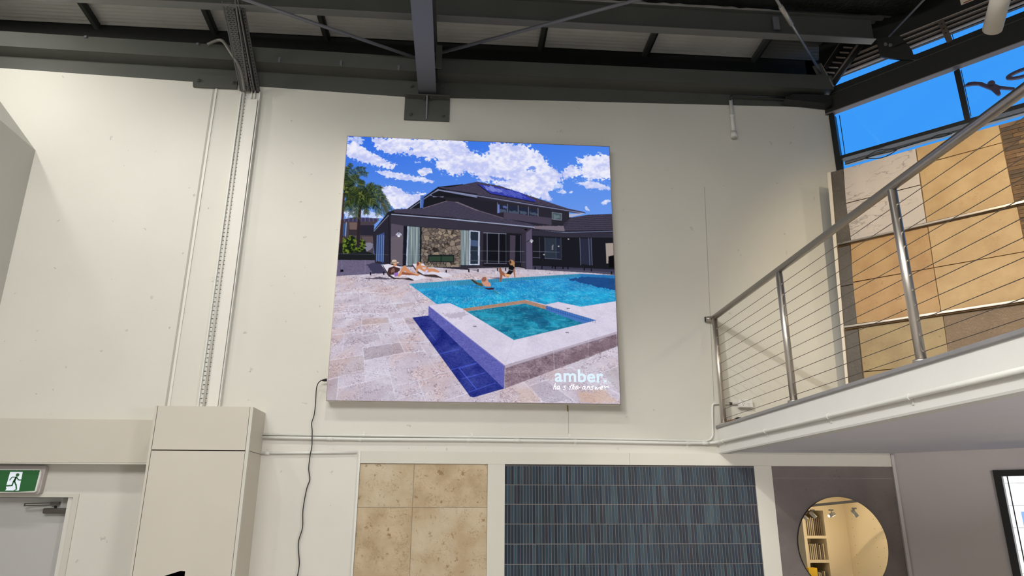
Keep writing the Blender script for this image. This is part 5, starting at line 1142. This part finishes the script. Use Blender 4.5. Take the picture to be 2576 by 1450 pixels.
    poly(ZBm([(380, 1290), (398, 1282), (410, 1315), (435, 1335), (485, 1345), (470, 1370), (430, 1362), (415, 1350), (408, 1395), (392, 1416), (384, 1412), (392, 1350), (384, 1320)]), (150, 96, 72)); poly(ZBm([(430, 1338), (485, 1345), (480, 1365), (440, 1362)]), (226, 170, 120))
    poly(ZBm([(514, 1290), (526, 1300), (532, 1372), (522, 1376), (512, 1320)]), (160, 104, 80)); poly(ZBm([(290, 1375), (380, 1372), (400, 1380), (380, 1388)]), (70, 60, 84), .7, 1)
    # swimmer
    poly(ZD([(120, 90), (150, 88), (200, 120), (240, 128), (250, 160), (200, 145), (150, 105)]), (84, 84, 60)); poly(ZD([(235, 85), (250, 66), (280, 68), (300, 110), (322, 130), (322, 160), (270, 158), (240, 130), (232, 105)]), (206, 150, 128)); poly(ZD([(232, 90), (248, 66), (275, 68), (280, 90), (270, 110), (240, 110)]), (150, 96, 80))
    poly(ZD([(245, 168), (300, 172), (350, 168), (352, 188), (300, 188)]), (62, 26, 34)); poly(ZD([(340, 190), (370, 205), (410, 240), (380, 225), (350, 208)]), (60, 130, 130)); line(*ZD([(160, 166), (240, 170)]), 1.4, (60, 110, 110))
    poly(ZCm([(1500, 92), (1530, 96), (1568, 130), (1568, 146), (1530, 115)]), (60, 50, 46))
    return np.clip(C, 0, 255)

NG = 640
uu = np.linspace(0, 1, NG+1); gx_, gz_ = np.meshgrid(LX0+.005+(LX1-LX0-.01)*uu, LZ1-.005-(LZ1-LZ0-.01)*uu)
def topx(gx, gz, y):
    vx = gx-CAM[0]; vy = y-CAM[1]; vz = gz-CAM[2]; d = vx*FW[0]+vy*FW[1]+vz*FW[2]
    return 1288+F*(vx*RV[0]+vy*RV[1]+vz*RV[2])/d, 725-F*(vx*UV[0]+vy*UV[1]+vz*UV[2])/d
acc = 0; hs = (LX1-LX0)/NG/4
for ox, oz in ((-hs, -hs), (hs, -hs), (-hs, hs), (hs, hs)):
    px_, py_ = topx(gx_.ravel()+ox, gz_.ravel()+oz, LY); acc = acc+paint(px_, py_)
acc = acc/4/255.0; acc = np.where(acc <= .04045, acc/12.92, ((acc+.055)/1.055)**2.4)
NV = (NG+1)**2; co_ = np.empty((NV, 3)); cen = np.array([(LX0+LX1)/2, LY-.0005, (LZ0+LZ1)/2])
co_[:, 0] = gx_.ravel()-cen[0]; co_[:, 1] = 0; co_[:, 2] = gz_.ravel()-cen[2]
I_ = np.arange(NG*(NG+1)).reshape(NG, NG+1)[:, :NG].ravel(); Q = np.stack([I_, I_+NG+1, I_+NG+2, I_+1], 1).astype(np.int32)
me = bpy.data.meshes.new('printed_picture'); me.vertices.add(NV); me.vertices.foreach_set('co', co_.ravel())
me.loops.add(Q.size); me.loops.foreach_set('vertex_index', Q.ravel()); me.polygons.add(len(Q)); me.polygons.foreach_set('loop_start', np.arange(0, Q.size, 4, dtype=np.int32))
me.update(calc_edges=True); ca_ = me.color_attributes.new('print', 'FLOAT_COLOR', 'POINT'); ca_.data.foreach_set('color', np.concatenate([acc, np.ones((NV, 1))], 1).astype(np.float32).ravel())
pm = bpy.data.materials.new('backlit_print'); pm.use_nodes = True; b_ = pm.node_tree.nodes['Principled BSDF']; at_ = pm.node_tree.nodes.new('ShaderNodeAttribute'); at_.attribute_name = 'print'
b_.inputs['Base Color'].default_value = (0, 0, 0, 1); b_.inputs['Roughness'].default_value = .9; b_.inputs['Specular IOR Level'].default_value = .05; pm.node_tree.links.new(at_.outputs['Color'], b_.inputs['Emission Color']); b_.inputs['Emission Strength'].default_value = .97
me.materials.append(pm); po = bpy.data.objects.new('printed_picture', me); link(po, cen, lb)
# lettering
TXT = mat('print_white', (40, 40, 40), .9, emis=(222, 242, 255), estr=.98); TXT2 = mat('print_script', (250, 250, 255), .5, emis=(250, 250, 255), estr=1.0)
cu = bpy.data.curves.new('word', 'FONT'); cu.body = 'amber'; cu.size = 1; cu.offset = .022; cu.space_character = 1.04
to = bpy.data.objects.new('word', cu); COL.objects.link(to); dg = bpy.context.evaluated_depsgraph_get(); dg.update()
tm_ = to.evaluated_get(dg).to_mesh(); V_ = np.array([v.co[:] for v in tm_.vertices]); F_ = [tuple(p.vertices) for p in tm_.polygons]
to.evaluated_get(dg).to_mesh_clear(); bpy.data.objects.remove(to)
def EE(x, y): return PY(1350+x/8.528, 880+y/8.528, LY-.0015)
a_ = EE(390, 684); b_ = EE(1436, 699); top_ = EE(900, 424); mn = V_.min(0); mx_ = V_.max(0)
sx_ = (b_[0]-a_[0])/(mx_[0]-mn[0]); szz = (top_[2]-(a_[2]+b_[2])/2)/(mx_[1])
W_ = np.stack([a_[0]+(V_[:, 0]-mn[0])*sx_, np.full(len(V_), LY-.0015), (a_[2]+b_[2])/2+V_[:, 1]*szz], 1)
mk('lettering', W_, [f[::-1] for f in F_], TXT, lb)
MB().prism([EE(1442, 655), EE(1500, 656), EE(1500, 705), EE(1442, 704)], (0, -.0004, 0)).build('full_stop', TXT, lb)
strokes = [[(408, 722), (385, 770), (360, 852)], [(370, 812), (398, 782), (414, 786), (404, 842), (418, 850)], [(486, 786), (458, 788), (438, 822), (446, 850), (470, 838), (492, 788)], [(492, 790), (484, 840), (506, 850)],
           [(632, 784), (600, 784), (588, 806), (614, 828), (604, 854), (568, 856)], [(762, 732), (730, 800), (704, 868)], [(700, 796), (800, 752)], [(800, 742), (768, 820), (752, 856)], [(764, 816), (792, 786), (806, 790), (794, 846), (812, 850)],
           [(838, 830), (872, 816), (886, 786), (862, 782), (838, 810), (836, 850), (872, 846), (936, 800)], [(1040, 786), (1004, 796), (984, 828), (992, 850), (1020, 836), (1044, 790), (1034, 846), (1058, 848)], [(1078, 848), (1096, 792), (1090, 822), (1124, 790), (1136, 798), (1124, 850)],
           [(1230, 786), (1196, 786), (1184, 808), (1210, 830), (1196, 856), (1150, 866)], [(1264, 796), (1250, 856), (1290, 812), (1296, 856), (1352, 800)], [(1370, 832), (1404, 818), (1418, 792), (1392, 786), (1366, 816), (1372, 852), (1412, 846)], [(1450, 796), (1462, 800), (1468, 856)], [(1466, 826), (1500, 796), (1552, 808)]]
m = MB()
for s_ in strokes:
    sm = smoothpath([EE(*p) for p in s_], 4); m.ribbon(sm, .0030, (0, -.0003, 0), (0, 1, 0))
m.build('script_lettering', TXT2, lb)
